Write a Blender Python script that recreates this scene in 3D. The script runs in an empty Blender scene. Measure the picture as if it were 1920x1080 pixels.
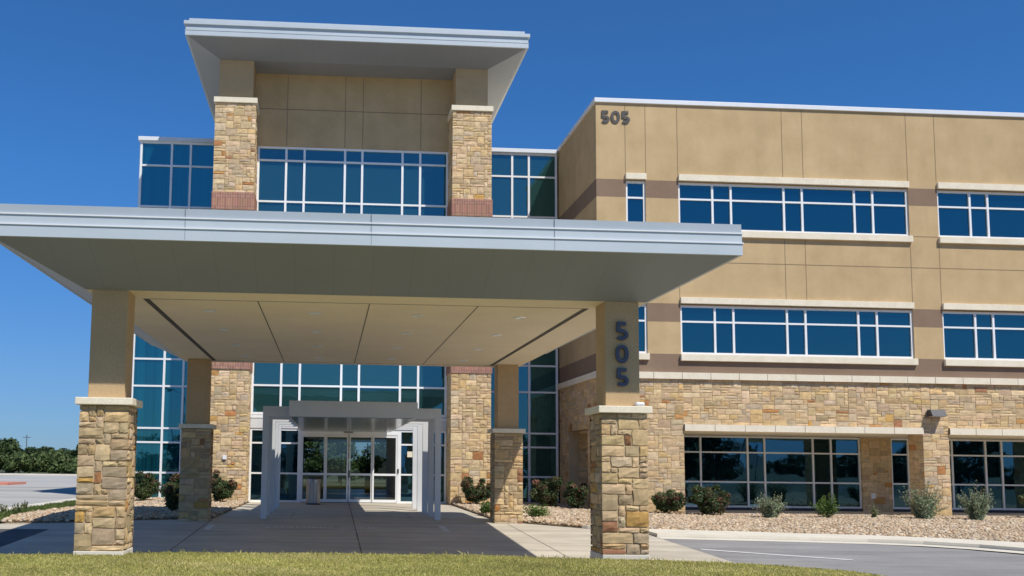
import bpy, bmesh, math, random
import numpy as np
from mathutils import Vector, Matrix
random.seed(7); rng = np.random.default_rng(7)
sc = bpy.context.scene
col = sc.collection

# ------------------------------------------------------------------ helpers
def tag(o, label=None, cat=None, group=None, kind=None):
    if label: o['label'] = label
    if cat: o['category'] = cat
    if group: o['group'] = group
    if kind: o['kind'] = kind
    return o

def empty(name, loc, label, cat, group=None):
    o = bpy.data.objects.new(name, None); col.objects.link(o)
    o.location = loc; o.empty_display_size = .3
    return tag(o, label, cat, group)

class MB:
    def __init__(s): s.v = []; s.f = []; s.m = []; s.c = []
    def face(s, pts, m=0, c=None):
        n = len(s.v); s.v += [tuple(p) for p in pts]; s.f.append(tuple(range(n, n+len(pts)))); s.m.append(m); s.c.append(c)
        return s
    def box(s, x0, x1, y0, y1, z0, z1, m=0, c=None, skip=''):
        P = lambda a, b, d: (a, b, d)
        if 'f' not in skip: s.face([P(x0,y0,z0),P(x1,y0,z0),P(x1,y0,z1),P(x0,y0,z1)], m, c)
        if 'b' not in skip: s.face([P(x1,y1,z0),P(x0,y1,z0),P(x0,y1,z1),P(x1,y1,z1)], m, c)
        if 'l' not in skip: s.face([P(x0,y1,z0),P(x0,y0,z0),P(x0,y0,z1),P(x0,y1,z1)], m, c)
        if 'r' not in skip: s.face([P(x1,y0,z0),P(x1,y1,z0),P(x1,y1,z1),P(x1,y0,z1)], m, c)
        if 't' not in skip: s.face([P(x0,y0,z1),P(x1,y0,z1),P(x1,y1,z1),P(x0,y1,z1)], m, c)
        if 'd' not in skip: s.face([P(x0,y1,z0),P(x1,y1,z0),P(x1,y0,z0),P(x0,y0,z0)], m, c)
        return s
    def build(s, name, mats, parent=None, bevel=0, smooth=False):
        me = bpy.data.meshes.new(name)
        if not isinstance(mats, (list, tuple)): mats = [mats]
        ox = Vector((0,0,0))
        if parent is not None: ox = world_loc(parent)
        vs = [(x-ox.x, y-ox.y, z-ox.z) for x, y, z in s.v]
        me.from_pydata(vs, [], s.f)
        for m in mats: me.materials.append(m)
        me.polygons.foreach_set('material_index', s.m)
        if any(c is not None for c in s.c):
            ca = me.color_attributes.new('Col', 'FLOAT_COLOR', 'CORNER')
            arr = []
            for f, c in zip(s.f, s.c):
                c = c or (.5,.5,.5); arr += [c[0],c[1],c[2],1.0]*len(f)
            ca.data.foreach_set('color', arr)
        me.update()
        o = bpy.data.objects.new(name, me); col.objects.link(o)
        if parent is not None: o.parent = parent
        if bevel:
            bm = bmesh.new(); bm.from_mesh(me); bmesh.ops.remove_doubles(bm, verts=bm.verts, dist=1e-5); bm.to_mesh(me); bm.free()
            b = o.modifiers.new('Bevel', 'BEVEL'); b.width = bevel; b.segments = 2; b.limit_method = 'ANGLE'
        if smooth:
            me.polygons.foreach_set('use_smooth', [True]*len(me.polygons))
        return o

def world_loc(o):
    v = Vector(o.location)
    while o.parent is not None: o = o.parent; v = v+Vector(o.location)
    return v

def np_mesh(name, V, F, mats, parent=None, cols=None, smooth=False):
    """V (n,3), F (m,k) arrays; cols per face"""
    me = bpy.data.meshes.new(name); k = F.shape[1]
    me.vertices.add(len(V)); me.vertices.foreach_set('co', np.ascontiguousarray(V, np.float32).ravel())
    me.loops.add(F.size); me.loops.foreach_set('vertex_index', np.ascontiguousarray(F, np.int32).ravel())
    me.polygons.add(len(F)); me.polygons.foreach_set('loop_start', np.arange(0, F.size, k, dtype=np.int32))
    me.update(calc_edges=True)
    if smooth: me.polygons.foreach_set('use_smooth', np.ones(len(F), bool))
    if cols is not None:
        ca = me.color_attributes.new('Col', 'FLOAT_COLOR', 'CORNER')
        c4 = np.ones((len(F), 4), np.float32); c4[:, :3] = cols
        ca.data.foreach_set('color', np.repeat(c4, k, 0).ravel())
    for m in (mats if isinstance(mats, (list, tuple)) else [mats]): me.materials.append(m)
    o = bpy.data.objects.new(name, me); col.objects.link(o)
    if parent is not None: o.parent = parent
    return o

# ------------------------------------------------------------------ materials
def mat(name):
    m = bpy.data.materials.new(name); m.use_nodes = True
    nt = m.node_tree; bs = nt.nodes['Principled BSDF']
    return m, nt, bs
def N(nt, t, **k):
    n = nt.nodes.new(t)
    for a, b in k.items():
        if a in n.inputs.keys() if hasattr(n, 'inputs') else False: n.inputs[a].default_value = b
        else: setattr(n, a, b)
    return n
def coords(nt, scale=(1,1,1)):
    tc = nt.nodes.new('ShaderNodeTexCoord'); mp = nt.nodes.new('ShaderNodeMapping')
    mp.inputs['Scale'].default_value = scale
    nt.links.new(tc.outputs['Object'], mp.inputs['Vector']); return mp.outputs['Vector']
def noise(nt, vec, sc_, det=4, rough=.55):
    n = nt.nodes.new('ShaderNodeTexNoise'); n.inputs['Scale'].default_value = sc_; n.inputs['Detail'].default_value = det
    n.inputs['Roughness'].default_value = rough; nt.links.new(vec, n.inputs['Vector']); return n.outputs['Fac']
def ramp(nt, fac, stops):
    r = nt.nodes.new('ShaderNodeValToRGB'); cr = r.color_ramp
    while len(cr.elements) < len(stops): cr.elements.new(.5)
    for e, (p, c) in zip(cr.elements, stops): e.position = p; e.color = (*c, 1)
    nt.links.new(fac, r.inputs['Fac']); return r.outputs['Color']
def mixc(nt, a, b, fac=.5, mode='MIX'):
    m = nt.nodes.new('ShaderNodeMix'); m.data_type = 'RGBA'; m.blend_type = mode
    for i, x in ((6, a), (7, b)):
        if hasattr(x, 'node'): nt.links.new(x, m.inputs[i])
        else: m.inputs[i].default_value = (*x, 1)
    if hasattr(fac, 'node'): nt.links.new(fac, m.inputs[0])
    else: m.inputs[0].default_value = fac
    return m.outputs[2]
def bump(nt, bs, h, strength, dist=.02):
    b = nt.nodes.new('ShaderNodeBump'); b.inputs['Strength'].default_value = strength; b.inputs['Distance'].default_value = dist
    nt.links.new(h, b.inputs['Height']); nt.links.new(b.outputs['Normal'], bs.inputs['Normal'])
def maprange(nt, v, a, b, c, d):
    m = nt.nodes.new('ShaderNodeMapRange'); nt.links.new(v, m.inputs[0])
    for i, x in enumerate((a, b, c, d)): m.inputs[i+1].default_value = x
    return m.outputs[0]

def two_tone(name, c1, c2, scale=1.5, rough=.85, bstr=.25, bscale=60, bdist=.004, det=5, fine=.12, spec=.3, streak=None):
    m, nt, bs = mat(name)
    v = coords(nt)
    c = ramp(nt, noise(nt, v, scale, det, .6), [(.3, c1), (.7, c2)])
    f = noise(nt, v, bscale*.6, 3, .6)
    g = maprange(nt, f, .25, .75, 1-fine, 1+fine)
    mm = nt.nodes.new('ShaderNodeVectorMath'); mm.operation = 'SCALE'
    nt.links.new(c, mm.inputs[0]); nt.links.new(g, mm.inputs['Scale'])
    out = mm.outputs[0]
    if streak:
        vs = coords(nt, streak)
        s = maprange(nt, noise(nt, vs, 1.0, 4, .6), .35, .75, .94, 1.04)
        m2 = nt.nodes.new('ShaderNodeVectorMath'); m2.operation = 'SCALE'
        nt.links.new(out, m2.inputs[0]); nt.links.new(s, m2.inputs['Scale']); out = m2.outputs[0]
    nt.links.new(out, bs.inputs['Base Color'])
    bs.inputs['Roughness'].default_value = rough; bs.inputs['Specular IOR Level'].default_value = spec
    bump(nt, bs, noise(nt, v, bscale, 4, .6), bstr, bdist)
    return m

M = {}
M['stucco'] = two_tone('stucco_tan', (.52,.372,.192), (.625,.45,.245), 1.1, .9, .4, 55, .006, fine=.10, streak=(1.6,1.6,.25))
M['stucco_brown'] = two_tone('stucco_brown', (.25,.168,.112), (.29,.20,.135), 1.1, .9, .35, 45, .006, streak=(1.6,1.6,.3))
M['stucco_shaft'] = two_tone('stucco_shaft', (.52,.36,.19), (.58,.405,.22), 1.6, .9, .3, 50, .005)
M['stucco_dim'] = two_tone('stucco_dark_tan', (.40,.30,.17), (.45,.34,.20), 1.6, .9, .3, 50, .005)
M['joint'] = two_tone('joint_dark_tan', (.25,.18,.11), (.29,.21,.13), 3, .95, .1)  # darker tan colour of the joint strips
M['ceiling'] = two_tone('ceiling_stucco', (.86,.73,.52), (.92,.79,.57), .9, .9, .2, 60, .003)
M['groove'] = two_tone('dark_groove', (.09,.08,.07), (.11,.10,.085), 3, .8, .1)
M['limestone'] = two_tone('limestone_trim', (.80,.71,.53), (.90,.81,.63), 2.5, .8, .25, 50, .004)
M['mortar'] = two_tone('mortar', (.44,.335,.20), (.52,.40,.25), 4, .95, .3, 80, .004)
M['brick_mortar'] = two_tone('brick_mortar', (.62,.45,.36), (.70,.53,.43), 4, .95, .2)
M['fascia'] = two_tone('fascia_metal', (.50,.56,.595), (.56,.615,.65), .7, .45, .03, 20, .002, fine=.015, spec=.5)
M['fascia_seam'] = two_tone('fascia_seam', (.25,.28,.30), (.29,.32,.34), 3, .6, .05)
M['fascia_top'] = two_tone('fascia_metal_top', (.38,.43,.465), (.43,.48,.52), .7, .45, .03, 20, .002, fine=.015, spec=.5)  # darker copy of the fascia; duller light on a back-tilted tier painted in
M['white_metal'] = two_tone('white_metal', (.76,.78,.79), (.82,.835,.84), 2, .4, .02, 20, .001, fine=.02, spec=.5)
M['mullion'] = two_tone('window_aluminium', (.86,.865,.85), (.92,.92,.90), 2, .35, .02, 30, .001, fine=.02, spec=.5)
M['pergola'] = two_tone('grey_painted_steel', (.66,.665,.65), (.72,.72,.70), 1.3, .4, .03, 20, .001, fine=.02, spec=.5)
M['dark_metal'] = two_tone('dark_bronze_metal', (.045,.047,.055), (.06,.062,.07), 3, .45, .05, 30, .001)
M['numeral'] = two_tone('numeral_metal', (.075,.085,.12), (.10,.11,.15), 6, .4, .05, 30, .001)
M['numeral_side'] = two_tone('numeral_brown', (.085,.075,.07), (.11,.10,.09), 6, .5, .05, 30, .001)
M['black'] = two_tone('black_plastic', (.01,.01,.01), (.02,.02,.02), 6, .4, .05, 30, .001)
M['interior'] = two_tone('lobby_wall', (.16,.17,.17), (.20,.21,.20), 1, .8, .05)
M['lobby_floor'] = two_tone('lobby_floor', (.26,.25,.23), (.32,.31,.29), 1, .25, .02, spec=.6)
M['red_paint'] = two_tone('red_kerb_paint', (.55,.20,.14), (.66,.30,.22), 3, .8)
M['road_paint'] = two_tone('road_paint', (.60,.60,.57), (.78,.78,.75), 5, .8, .2)
M['faded_paint'] = two_tone('faded_road_paint', (.60,.58,.52), (.78,.76,.70), 3.5, .85, .2)

# soffit metal with fine panel seams
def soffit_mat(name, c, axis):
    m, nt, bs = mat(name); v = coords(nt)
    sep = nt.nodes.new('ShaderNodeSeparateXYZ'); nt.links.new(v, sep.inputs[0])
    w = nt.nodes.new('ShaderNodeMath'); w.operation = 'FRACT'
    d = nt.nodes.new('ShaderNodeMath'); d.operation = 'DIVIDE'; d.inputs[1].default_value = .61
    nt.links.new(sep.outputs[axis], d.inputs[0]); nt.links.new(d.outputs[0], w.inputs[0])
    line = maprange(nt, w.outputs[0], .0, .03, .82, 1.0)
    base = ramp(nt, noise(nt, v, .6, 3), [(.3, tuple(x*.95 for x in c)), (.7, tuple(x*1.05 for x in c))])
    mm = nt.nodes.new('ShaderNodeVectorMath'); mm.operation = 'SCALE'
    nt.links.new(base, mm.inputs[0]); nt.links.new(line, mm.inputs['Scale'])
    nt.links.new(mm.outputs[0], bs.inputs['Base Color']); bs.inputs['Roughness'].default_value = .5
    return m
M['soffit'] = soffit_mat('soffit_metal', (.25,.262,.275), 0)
M['soffit_side'] = soffit_mat('soffit_metal_side', (.34,.355,.365), 1)  # lighter copy; brighter light on the side slopes put into the colour

# stone with per-stone colour attribute
def attr_mat(name, rough=.9, bs1=18, bstr=.6, bdist=.012, var=(.78,1.18), tint=None, trans=0, spec=.25):
    m, nt, bs = mat(name); v = coords(nt)
    a = nt.nodes.new('ShaderNodeAttribute'); a.attribute_name = 'Col'
    g = maprange(nt, noise(nt, v, bs1*.5, 6, .65), .3, .7, *var)
    mm = nt.nodes.new('ShaderNodeVectorMath'); mm.operation = 'SCALE'
    nt.links.new(a.outputs['Color'], mm.inputs[0]); nt.links.new(g, mm.inputs['Scale'])
    nt.links.new(mm.outputs[0], bs.inputs['Base Color'])
    bs.inputs['Roughness'].default_value = rough; bs.inputs['Specular IOR Level'].default_value = spec
    if bstr: bump(nt, bs, noise(nt, v, bs1, 6, .7), bstr, bdist)
    if trans:
        t = nt.nodes.new('ShaderNodeBsdfTranslucent'); mx = nt.nodes.new('ShaderNodeMixShader'); mx.inputs[0].default_value = trans
        nt.links.new(mm.outputs[0], t.inputs['Color']); out = nt.nodes['Material Output']
        nt.links.new(bs.outputs[0], mx.inputs[1]); nt.links.new(t.outputs[0], mx.inputs[2]); nt.links.new(mx.outputs[0], out.inputs['Surface'])
    return m
M['stone'] = attr_mat('limestone_blocks')
M['rock'] = attr_mat('river_rock', bs1=25, bstr=.3, var=(.85,1.12))
M['brick'] = attr_mat('red_brick', bs1=30, bstr=.3, bdist=.004, var=(.88,1.1))
M['leaf'] = attr_mat('foliage', rough=.6, bs1=3, bstr=0, var=(.75,1.2), trans=.3)
M['grass'] = attr_mat('grass_blade', rough=.65, bs1=.9, bstr=0, var=(.72,1.25), trans=.35)
M['bark'] = two_tone('bark', (.10,.075,.05), (.16,.125,.09), 8, .9, .8, 30, .01)
M['rock_base'] = two_tone('rock_bed_base', (.22,.155,.09), (.36,.27,.17), 14, .95, 1, 20, .02)
M['pole'] = two_tone('pole_metal', (.10,.10,.10), (.13,.13,.13), 3, .5)

# paving
def paving(name, c1, c2, scale, bscale, speck=.1, tracks=None, rough=.9):
    m, nt, bs = mat(name); v = coords(nt)
    c = ramp(nt, noise(nt, v, scale, 6, .6), [(.28, c1), (.72, c2)])
    s = maprange(nt, noise(nt, v, bscale, 3, .7), .3, .7, 1-speck, 1+speck)
    mm = nt.nodes.new('ShaderNodeVectorMath'); mm.operation = 'SCALE'
    nt.links.new(c, mm.inputs[0]); nt.links.new(s, mm.inputs['Scale']); out = mm.outputs[0]
    if tracks:
        s2 = maprange(nt, noise(nt, coords(nt, tracks), 1, 5, .65), .3, .72, .74, 1.12)
        m2 = nt.nodes.new('ShaderNodeVectorMath'); m2.operation = 'SCALE'
        nt.links.new(out, m2.inputs[0]); nt.links.new(s2, m2.inputs['Scale']); out = m2.outputs[0]
    nt.links.new(out, bs.inputs['Base Color']); bs.inputs['Roughness'].default_value = rough
    bs.inputs['Specular IOR Level'].default_value = .3
    bump(nt, bs, noise(nt, v, bscale*1.3, 3, .6), .3, .004)
    return m
M['concrete'] = paving('concrete', (.54,.475,.37), (.63,.565,.45), .8, 50, .08, (.35,1.4,1))
M['concrete_lt'] = paving('concrete_light', (.66,.605,.49), (.76,.70,.575), 1.2, 50, .08)
M['asphalt'] = paving('asphalt', (.27,.26,.25), (.35,.338,.322), .5, 70, .25, (.25,2.2,1))
M['asphalt_dk'] = paving('asphalt_dark', (.09,.09,.092), (.12,.12,.12), .5, 70, .25, (.3,1.5,1))
M['lot'] = paving('parking_lot', (.42,.405,.37), (.52,.50,.46), .15, 20, .08, (.05,.35,1))
M['terrain'] = paving('dry_grass_ground', (.06,.075,.035), (.10,.105,.05), .05, 8, .2)
M['lawn'] = paving('lawn_soil', (.25,.24,.10), (.33,.30,.13), .7, 40, .25)
M['hill'] = paving('distant_hills', (.045,.07,.06), (.06,.085,.075), .01, .2, .2)

# reflective tinted window glass
def glass(name, tint, base, fac=.9, curtain=False):
    m, nt, bs = mat(name); v = coords(nt)
    g = nt.nodes.new('ShaderNodeBsdfGlossy'); g.inputs['Color'].default_value = (*tint, 1); g.inputs['Roughness'].default_value = .015
    d = nt.nodes.new('ShaderNodeBsdfDiffuse'); d.inputs['Color'].default_value = (*base, 1)
    lw = nt.nodes.new('ShaderNodeFresnel'); lw.inputs['IOR'].default_value = 1.4
    if curtain:   # drapes hanging behind the tinted panes
        nt.links.new(ramp(nt, noise(nt, coords(nt, (9,9,.06)), 1.0, 4, .7), [(.35, tuple(x*.35 for x in base)), (.6, base), (.75, tuple(x*1.8 for x in base))]), d.inputs['Color'])
    a = nt.nodes.new('ShaderNodeAddShader'); mx = nt.nodes.new('ShaderNodeMixShader')
    g2 = nt.nodes.new('ShaderNodeBsdfGlossy'); g2.inputs['Roughness'].default_value = .01; g2.inputs['Color'].default_value = (.22,.3,.36,1)
    nt.links.new(g.outputs[0], a.inputs[0]); nt.links.new(d.outputs[0], a.inputs[1])
    nt.links.new(lw.outputs[0], mx.inputs[0]); nt.links.new(a.outputs[0], mx.inputs[1]); nt.links.new(g2.outputs[0], mx.inputs[2])
    b = nt.nodes.new('ShaderNodeBump'); b.inputs['Strength'].default_value = .16; b.inputs['Distance'].default_value = .03
    nt.links.new(noise(nt, v, .8, 2), b.inputs['Height'])
    for s in (g, g2): nt.links.new(b.outputs['Normal'], s.inputs['Normal'])
    nt.links.new(mx.outputs[0], nt.nodes['Material Output'].inputs['Surface'])
    return m
M['glass'] = glass('tinted_glass', (.042,.15,.165), (.001,.010,.022))
M['glass_film'] = glass('tinted_glass_film', (.05,.15,.17), (.012,.042,.042))
M['glass_teal'] = glass('tinted_glass_teal', (.06,.20,.21), (.004,.045,.065), curtain=True)
M['glass_low'] = glass('tinted_glass_ground', (.04,.115,.175), (.001,.005,.008))
def clear_glass():
    m, nt, bs = mat('door_glass')
    t = nt.nodes.new('ShaderNodeBsdfTransparent'); t.inputs['Color'].default_value = (.48,.55,.54,1)
    g = nt.nodes.new('ShaderNodeBsdfGlossy'); g.inputs['Roughness'].default_value = .01; g.inputs['Color'].default_value = (.8,.9,.9,1)
    mx = nt.nodes.new('ShaderNodeMixShader'); mx.inputs[0].default_value = .13
    nt.links.new(t.outputs[0], mx.inputs[1]); nt.links.new(g.outputs[0], mx.inputs[2])
    nt.links.new(mx.outputs[0], nt.nodes['Material Output'].inputs['Surface']); return m
M['door_glass'] = clear_glass()
def steel():
    m, nt, bs = mat('brushed_steel'); bs.inputs['Metallic'].default_value = .8; bs.inputs['Roughness'].default_value = .35
    v = coords(nt, (14,14,.3))
    nt.links.new(ramp(nt, noise(nt, v, 1.5, 3), [(.3,(.22,.21,.20)), (.7,(.55,.53,.50))]), bs.inputs['Base Color']); return m
M['steel'] = steel()
def lens():
    m, nt, bs = mat('downlight_lens'); bs.inputs['Base Color'].default_value = (.97,.97,.96,1); bs.inputs['Roughness'].default_value = .3; bs.inputs['Metallic'].default_value = .25; return m
M['lens'] = lens()

# ------------------------------------------------------------------ stone masonry
PAL = [(.61,.47,.29), (.66,.52,.33), (.55,.425,.265), (.63,.49,.30), (.50,.40,.265), (.70,.565,.375), (.58,.46,.31), (.62,.46,.25), (.54,.45,.32), (.64,.50,.33)]
ACC = [(.50,.25,.10), (.44,.22,.10), (.56,.36,.13), (.52,.30,.12), (.46,.34,.19), (.36,.19,.11), (.55,.41,.19), (.47,.37,.24), (.44,.35,.23)]
SIZES = [(2,1),(3,1),(4,1),(2,2),(2,2),(3,2),(3,2),(2,1),(3,1),(1,1),(1,2),(3,3),(2,3),(4,2),(3,2),(2,2)]
def stone_panel(mb, O, U, W, n, wid, hei, seed, ux=.10, uz=.085, t=.03, acc=.07, shade=1.0, over=0.0, gap=.006, contrast=1.0):
    """random ashlar blocks on the rectangle O + [0,wid]*U + [0,hei]*W, proud by t along n"""
    r = random.Random(seed)
    O, U, W, n = Vector(O), Vector(U), Vector(W), Vector(n)
    nx = max(2, round(wid/ux)); nz = max(2, round(hei/uz)); ux = wid/nx; uz = hei/nz
    grid = [[False]*nz for _ in range(nx)]
    gj = gap
    for k in range(nz):
        for i in range(nx):
            if grid[i][k]: continue
            opts = SIZES[:]; r.shuffle(opts)
            for (w, h) in opts+[(1,1)]:
                if i+w > nx or k+h > nz: continue
                if any(grid[a][b] for a in range(i, i+w) for b in range(k, k+h)): continue
                if w == 1 and h == 1 and i+1 < nx and not grid[i+1][k] and r.random() < .8: continue
                break
            for a in range(i, i+w):
                for b in range(k, k+h): grid[a][b] = True
            u0, u1, w0, w1 = i*ux, (i+w)*ux, k*uz, (k+h)*uz
            e0 = gj if i else -over; e1 = gj if i+w < nx else -over
            a0, a1, b0, b1 = u0+e0, u1-e1, w0+gj, w1-gj
            jit = lambda s: r.uniform(-s, s)
            c = r.choice(ACC) if r.random() < acc else r.choice(PAL)
            k_ = (1+r.uniform(-.14,.10)*contrast)*shade; c = (c[0]*k_*r.uniform(1.02,1.09), c[1]*k_*.975, c[2]*k_*r.uniform(.78,.94))
            tt = t*.8+jit(t*.2)
            tilt_u, tilt_w = jit(.010), jit(.012)
            def P(u, w_, d): return O+U*u+W*w_+n*d
            # irregular outline: 4 points a side, shared by base ring and top rim
            us = [a0, a0+(a1-a0)*r.uniform(.28,.4), a0+(a1-a0)*r.uniform(.6,.72), a1]
            ws = [b0, b0+(b1-b0)*r.uniform(.28,.4), b0+(b1-b0)*r.uniform(.6,.72), b1]
            inset = .007
            top = [[None]*4 for _ in range(4)]; base = [[None]*4 for _ in range(4)]
            for x in range(4):
                for z in range(4):
                    ju = jit(.011) if x in (0,3) else 0
                    jw = jit(.011) if z in (0,3) else 0
                    du = inset if x == 0 else (-inset if x == 3 else jit(.01))
                    dw = inset if z == 0 else (-inset if z == 3 else jit(.008))
                    if x == 0 and e0 <= 0: du = ju = 0
                    if x == 3 and e1 <= 0: du = ju = 0
                    edge = x in (0,3) or z in (0,3)
                    d = tt*(.72+jit(.12)) if edge else tt*(1.12+jit(.42))
                    d += tilt_u*(x/3-.5)+tilt_w*(z/3-.5)
                    top[x][z] = P(us[x]+du+ju, ws[z]+dw+jw, d)
                    base[x][z] = P(us[x]+ju*.5, ws[z]+jw*.5, -.004)
            for x in range(3):
                for z in range(3):
                    mb.face([top[x][z], top[x+1][z], top[x+1][z+1], top[x][z+1]], 0, c)
            for x in range(3):
                mb.face([base[x][0], base[x+1][0], top[x+1][0], top[x][0]], 0, c)
                mb.face([top[x][3], top[x+1][3], base[x+1][3], base[x][3]], 0, c)
                mb.face([base[0][x+1], base[0][x], top[0][x], top[0][x+1]], 0, c)
                mb.face([top[3][x+1], top[3][x], base[3][x], base[3][x+1]], 0, c)
    return mb
X, Y, Z = Vector((1,0,0)), Vector((0,1,0)), Vector((0,0,1))
def stone_box(name, x0, x1, y0, y1, z0, z1, seed, parent, faces='flr', t=.03, **k):
    """a pier clad in stone; outer faces at the given coordinates"""
    mb = MB(); mb.box(x0+t, x1-t, y0+t, (y1-t if 'b' in faces else y1), z0, z1, 1, (.4,.32,.21))
    h = z1-z0
    if 'f' in faces: stone_panel(mb, (x0+t, y0+t, z0), X, Z, -Y, x1-x0-2*t, h, seed, t=t, over=t*.8, **k)
    if 'l' in faces: stone_panel(mb, (x0+t, y1-t, z0), -Y, Z, -X, y1-y0-2*t, h, seed+1, t=t, **k)
    if 'r' in faces: stone_panel(mb, (x1-t, y0+t, z0), Y, Z, X, y1-y0-2*t, h, seed+2, t=t, **k)
    if 'b' in faces: stone_panel(mb, (x1-t, y1-t, z0), -X, Z, Y, x1-x0-2*t, h, seed+3, t=t, over=t*.8, **k)
    return mb.build(name, [M['stone'], M['mortar']], parent)

# numerals / lettering as solid meshes
def text_mesh(name, body, size, loc, rot, m, parent=None, extrude=.0, offset=.0, xs=1.0, bevel=0):
    cu = bpy.data.curves.new(name, 'FONT'); cu.body = body; cu.size = size; cu.extrude = extrude; cu.offset = offset
    cu.align_x = 'CENTER'; cu.align_y = 'CENTER'; cu.resolution_u = 8; cu.bevel_depth = bevel
    tmp = bpy.data.objects.new(name+'_tmp', cu); col.objects.link(tmp)
    bpy.context.view_layer.update()
    me = bpy.data.meshes.new_from_object(tmp.evaluated_get(bpy.context.evaluated_depsgraph_get()))
    bpy.data.objects.remove(tmp)
    me.transform(Matrix.Diagonal((xs,1,1,1)))
    me.transform(Matrix.Rotation(rot[0], 4, 'X'))
    me.materials.clear(); me.materials.append(m)
    me.name = name
    o = bpy.data.objects.new(name, me); col.objects.link(o)
    l = Vector(loc)
    if parent is not None: o.parent = parent; l = l-world_loc(parent)
    o.location = l
    return o

# ------------------------------------------------------------------ ground
DROP = -.15
def gz(x, y):
    t = np.clip((np.asarray(x, float)-6.5)/5.5, 0, 1); d = -.3*np.clip((27-np.asarray(y, float))/8, 0, 1)
    return DROP*t+d*(1-.5*t)
def gh(x, y=40): return float(gz(x, y))
def sheet(name, poly, z, m, kind='structure', thick=0, flat=False, parent=None):
    bm = bmesh.new()
    vs = [bm.verts.new((x, y, 0)) for x, y in poly]; f = bm.faces.new(vs)
    if f.normal.z < 0: bmesh.ops.reverse_faces(bm, faces=[f])
    bm.normal_update()
    for cx in (6.5, 8.3, 10.1, 12):
        bmesh.ops.bisect_plane(bm, geom=bm.verts[:]+bm.edges[:]+bm.faces[:], plane_co=(cx,0,0), plane_no=(1,0,0), dist=1e-5)
    for cy in (19, 21.6, 24.3, 27):
        bmesh.ops.bisect_plane(bm, geom=bm.verts[:]+bm.edges[:]+bm.faces[:], plane_co=(0,cy,0), plane_no=(0,1,0), dist=1e-5)
    bmesh.ops.triangulate(bm, faces=bm.faces[:])
    for v in bm.verts: v.co.z = z if flat else gh(v.co.x, v.co.y)+z
    bm.normal_update()
    for f in bm.faces:
        if f.normal.z < 0: f.normal_flip()
    if thick:
        r = bmesh.ops.extrude_face_region(bm, geom=bm.faces[:])
        down = [e for e in r['geom'] if isinstance(e, bmesh.types.BMVert)]
        for v in down: v.co.z -= thick
        bmesh.ops.recalc_face_normals(bm, faces=bm.faces[:])
    me = bpy.data.meshes.new(name); bm.to_mesh(me); bm.free(); me.materials.append(m)
    o = bpy.data.objects.new(name, me); col.objects.link(o)
    if kind: o['kind'] = kind
    if parent is not None: o.parent = parent
    return o
B = 2500
sheet('ground', [(-B,-B),(B,-B),(B,B),(-B,B)], -.03, M['terrain'])
# the drive that passes under the canopy, and the walk to the doors
sheet('driveway', [(-6.5,23.88),(-6.55,12),(7.84,12),(7.84,24.4),(6.6,25.05),(5.2,26.3),(4.55,27.2),(4.62,38.6),(-2.95,38.6),(-3.05,26.9),(-4.97,26.2),(-6.3,25.5),(-8.0,25.1),(-12,22.6),(-12,21.2),(-7.6,23.84)], 0.0, M['concrete'])
sheet('left_road', [(-7.6,23.82),(-6.5,23.86),(-6.55,12),(-40,-20),(-60,-5),(-14,20)], -.006, M['asphalt_dk'])
sheet('right_road', [(7.84,12),(7.84,23.3),(10.4,23.1),(12.8,22.85),(14.3,21.7),(15.0,20.6),(16.9,17.5),(20.5,11),(28,-1),(40,-14),(8.3,-14)], -.004, M['asphalt'])
sheet('rear_road', [(-60,-14.2),(90,-14.2),(90,-25),(-60,-25)], -.004, M['asphalt_dk'])
wb = [(6.5,25.2),(7.2,24.85),(8.2,24.68),(10.6,24.72),(12.2,24.6),(13.5,24.3),(15.1,23.6),(16.5,22.6),(19,19.3),(23,13),(30,0)]
wf = [(28.8,-.7),(21.3,11.5),(17.6,18.0),(15.7,21.0),(14.95,22.05),(14.05,22.75),(12.95,23.22),(11.65,23.42),(10.4,23.47),(9.0,23.48),(7.9,23.5),(7.84,24.42),(6.62,25.07)]
sheet('kerb_walk', wb+wf, .08, M['concrete_lt'], thick=.2)
sheet('gutter', [(7.86,23.49),(9.0,23.46),(10.4,23.45),(11.65,23.40),(12.93,23.2),(14.03,22.73),(14.93,22.03),(15.68,20.98),(17.58,17.98),(21.28,11.48),(20.8,11.2),(17.1,17.7),(15.2,20.7),(14.5,21.7),(13.8,22.3),(12.8,22.75),(11.6,22.95),(10.4,23.0),(9.0,23.02),(7.86,23.05)], .002, M['concrete_lt'])
sheet('lane_line', [(8.0,21.08),(8.0,20.9),(10.5,19.28),(10.5,19.46)], .004, M['road_paint'])
sheet('parking_lot', [(-9.2,50),(-9.2,37.5),(-9.2,28),(-9.4,26),(-14,20.4),(-60,-5),(-140,-20),(-160,98.5),(-10,98.5),(-10,70)], .0, M['lot'])
sheet('far_kerb', [(-160,98.5),(-5,98.5),(-5,99.6),(-160,99.6)], .15, M['concrete_lt'], thick=.2)
sheet('lot_kerb', [(-9.35,60),(-9.25,37),(-9.25,31),(-9.2,28),(-9.5,25.9),(-14.1,20.4),(-13.6,19.8),(-9.0,25.6),(-8.72,28),(-8.75,31),(-8.72,37),(-8.85,60)], .12, M['concrete_lt'], thick=.2)
VERGE = [(-8.83,60),(-8.70,37),(-8.73,31),(-8.70,28),(-8.95,25.4),(-13,20.3),(-12.2,22.5),(-8.04,25.14),(-8.15,26.5),(-8.1,28),(-7.8,31.2),(-7.95,39.6),(-7.95,60)]
sheet('back_strip', VERGE, .05, M['lawn'])
sheet('wing_slab', [(9.3,33.83),(42,33.83),(42,38.4),(9.3,38.4)], .02, M['concrete_lt'])
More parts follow.
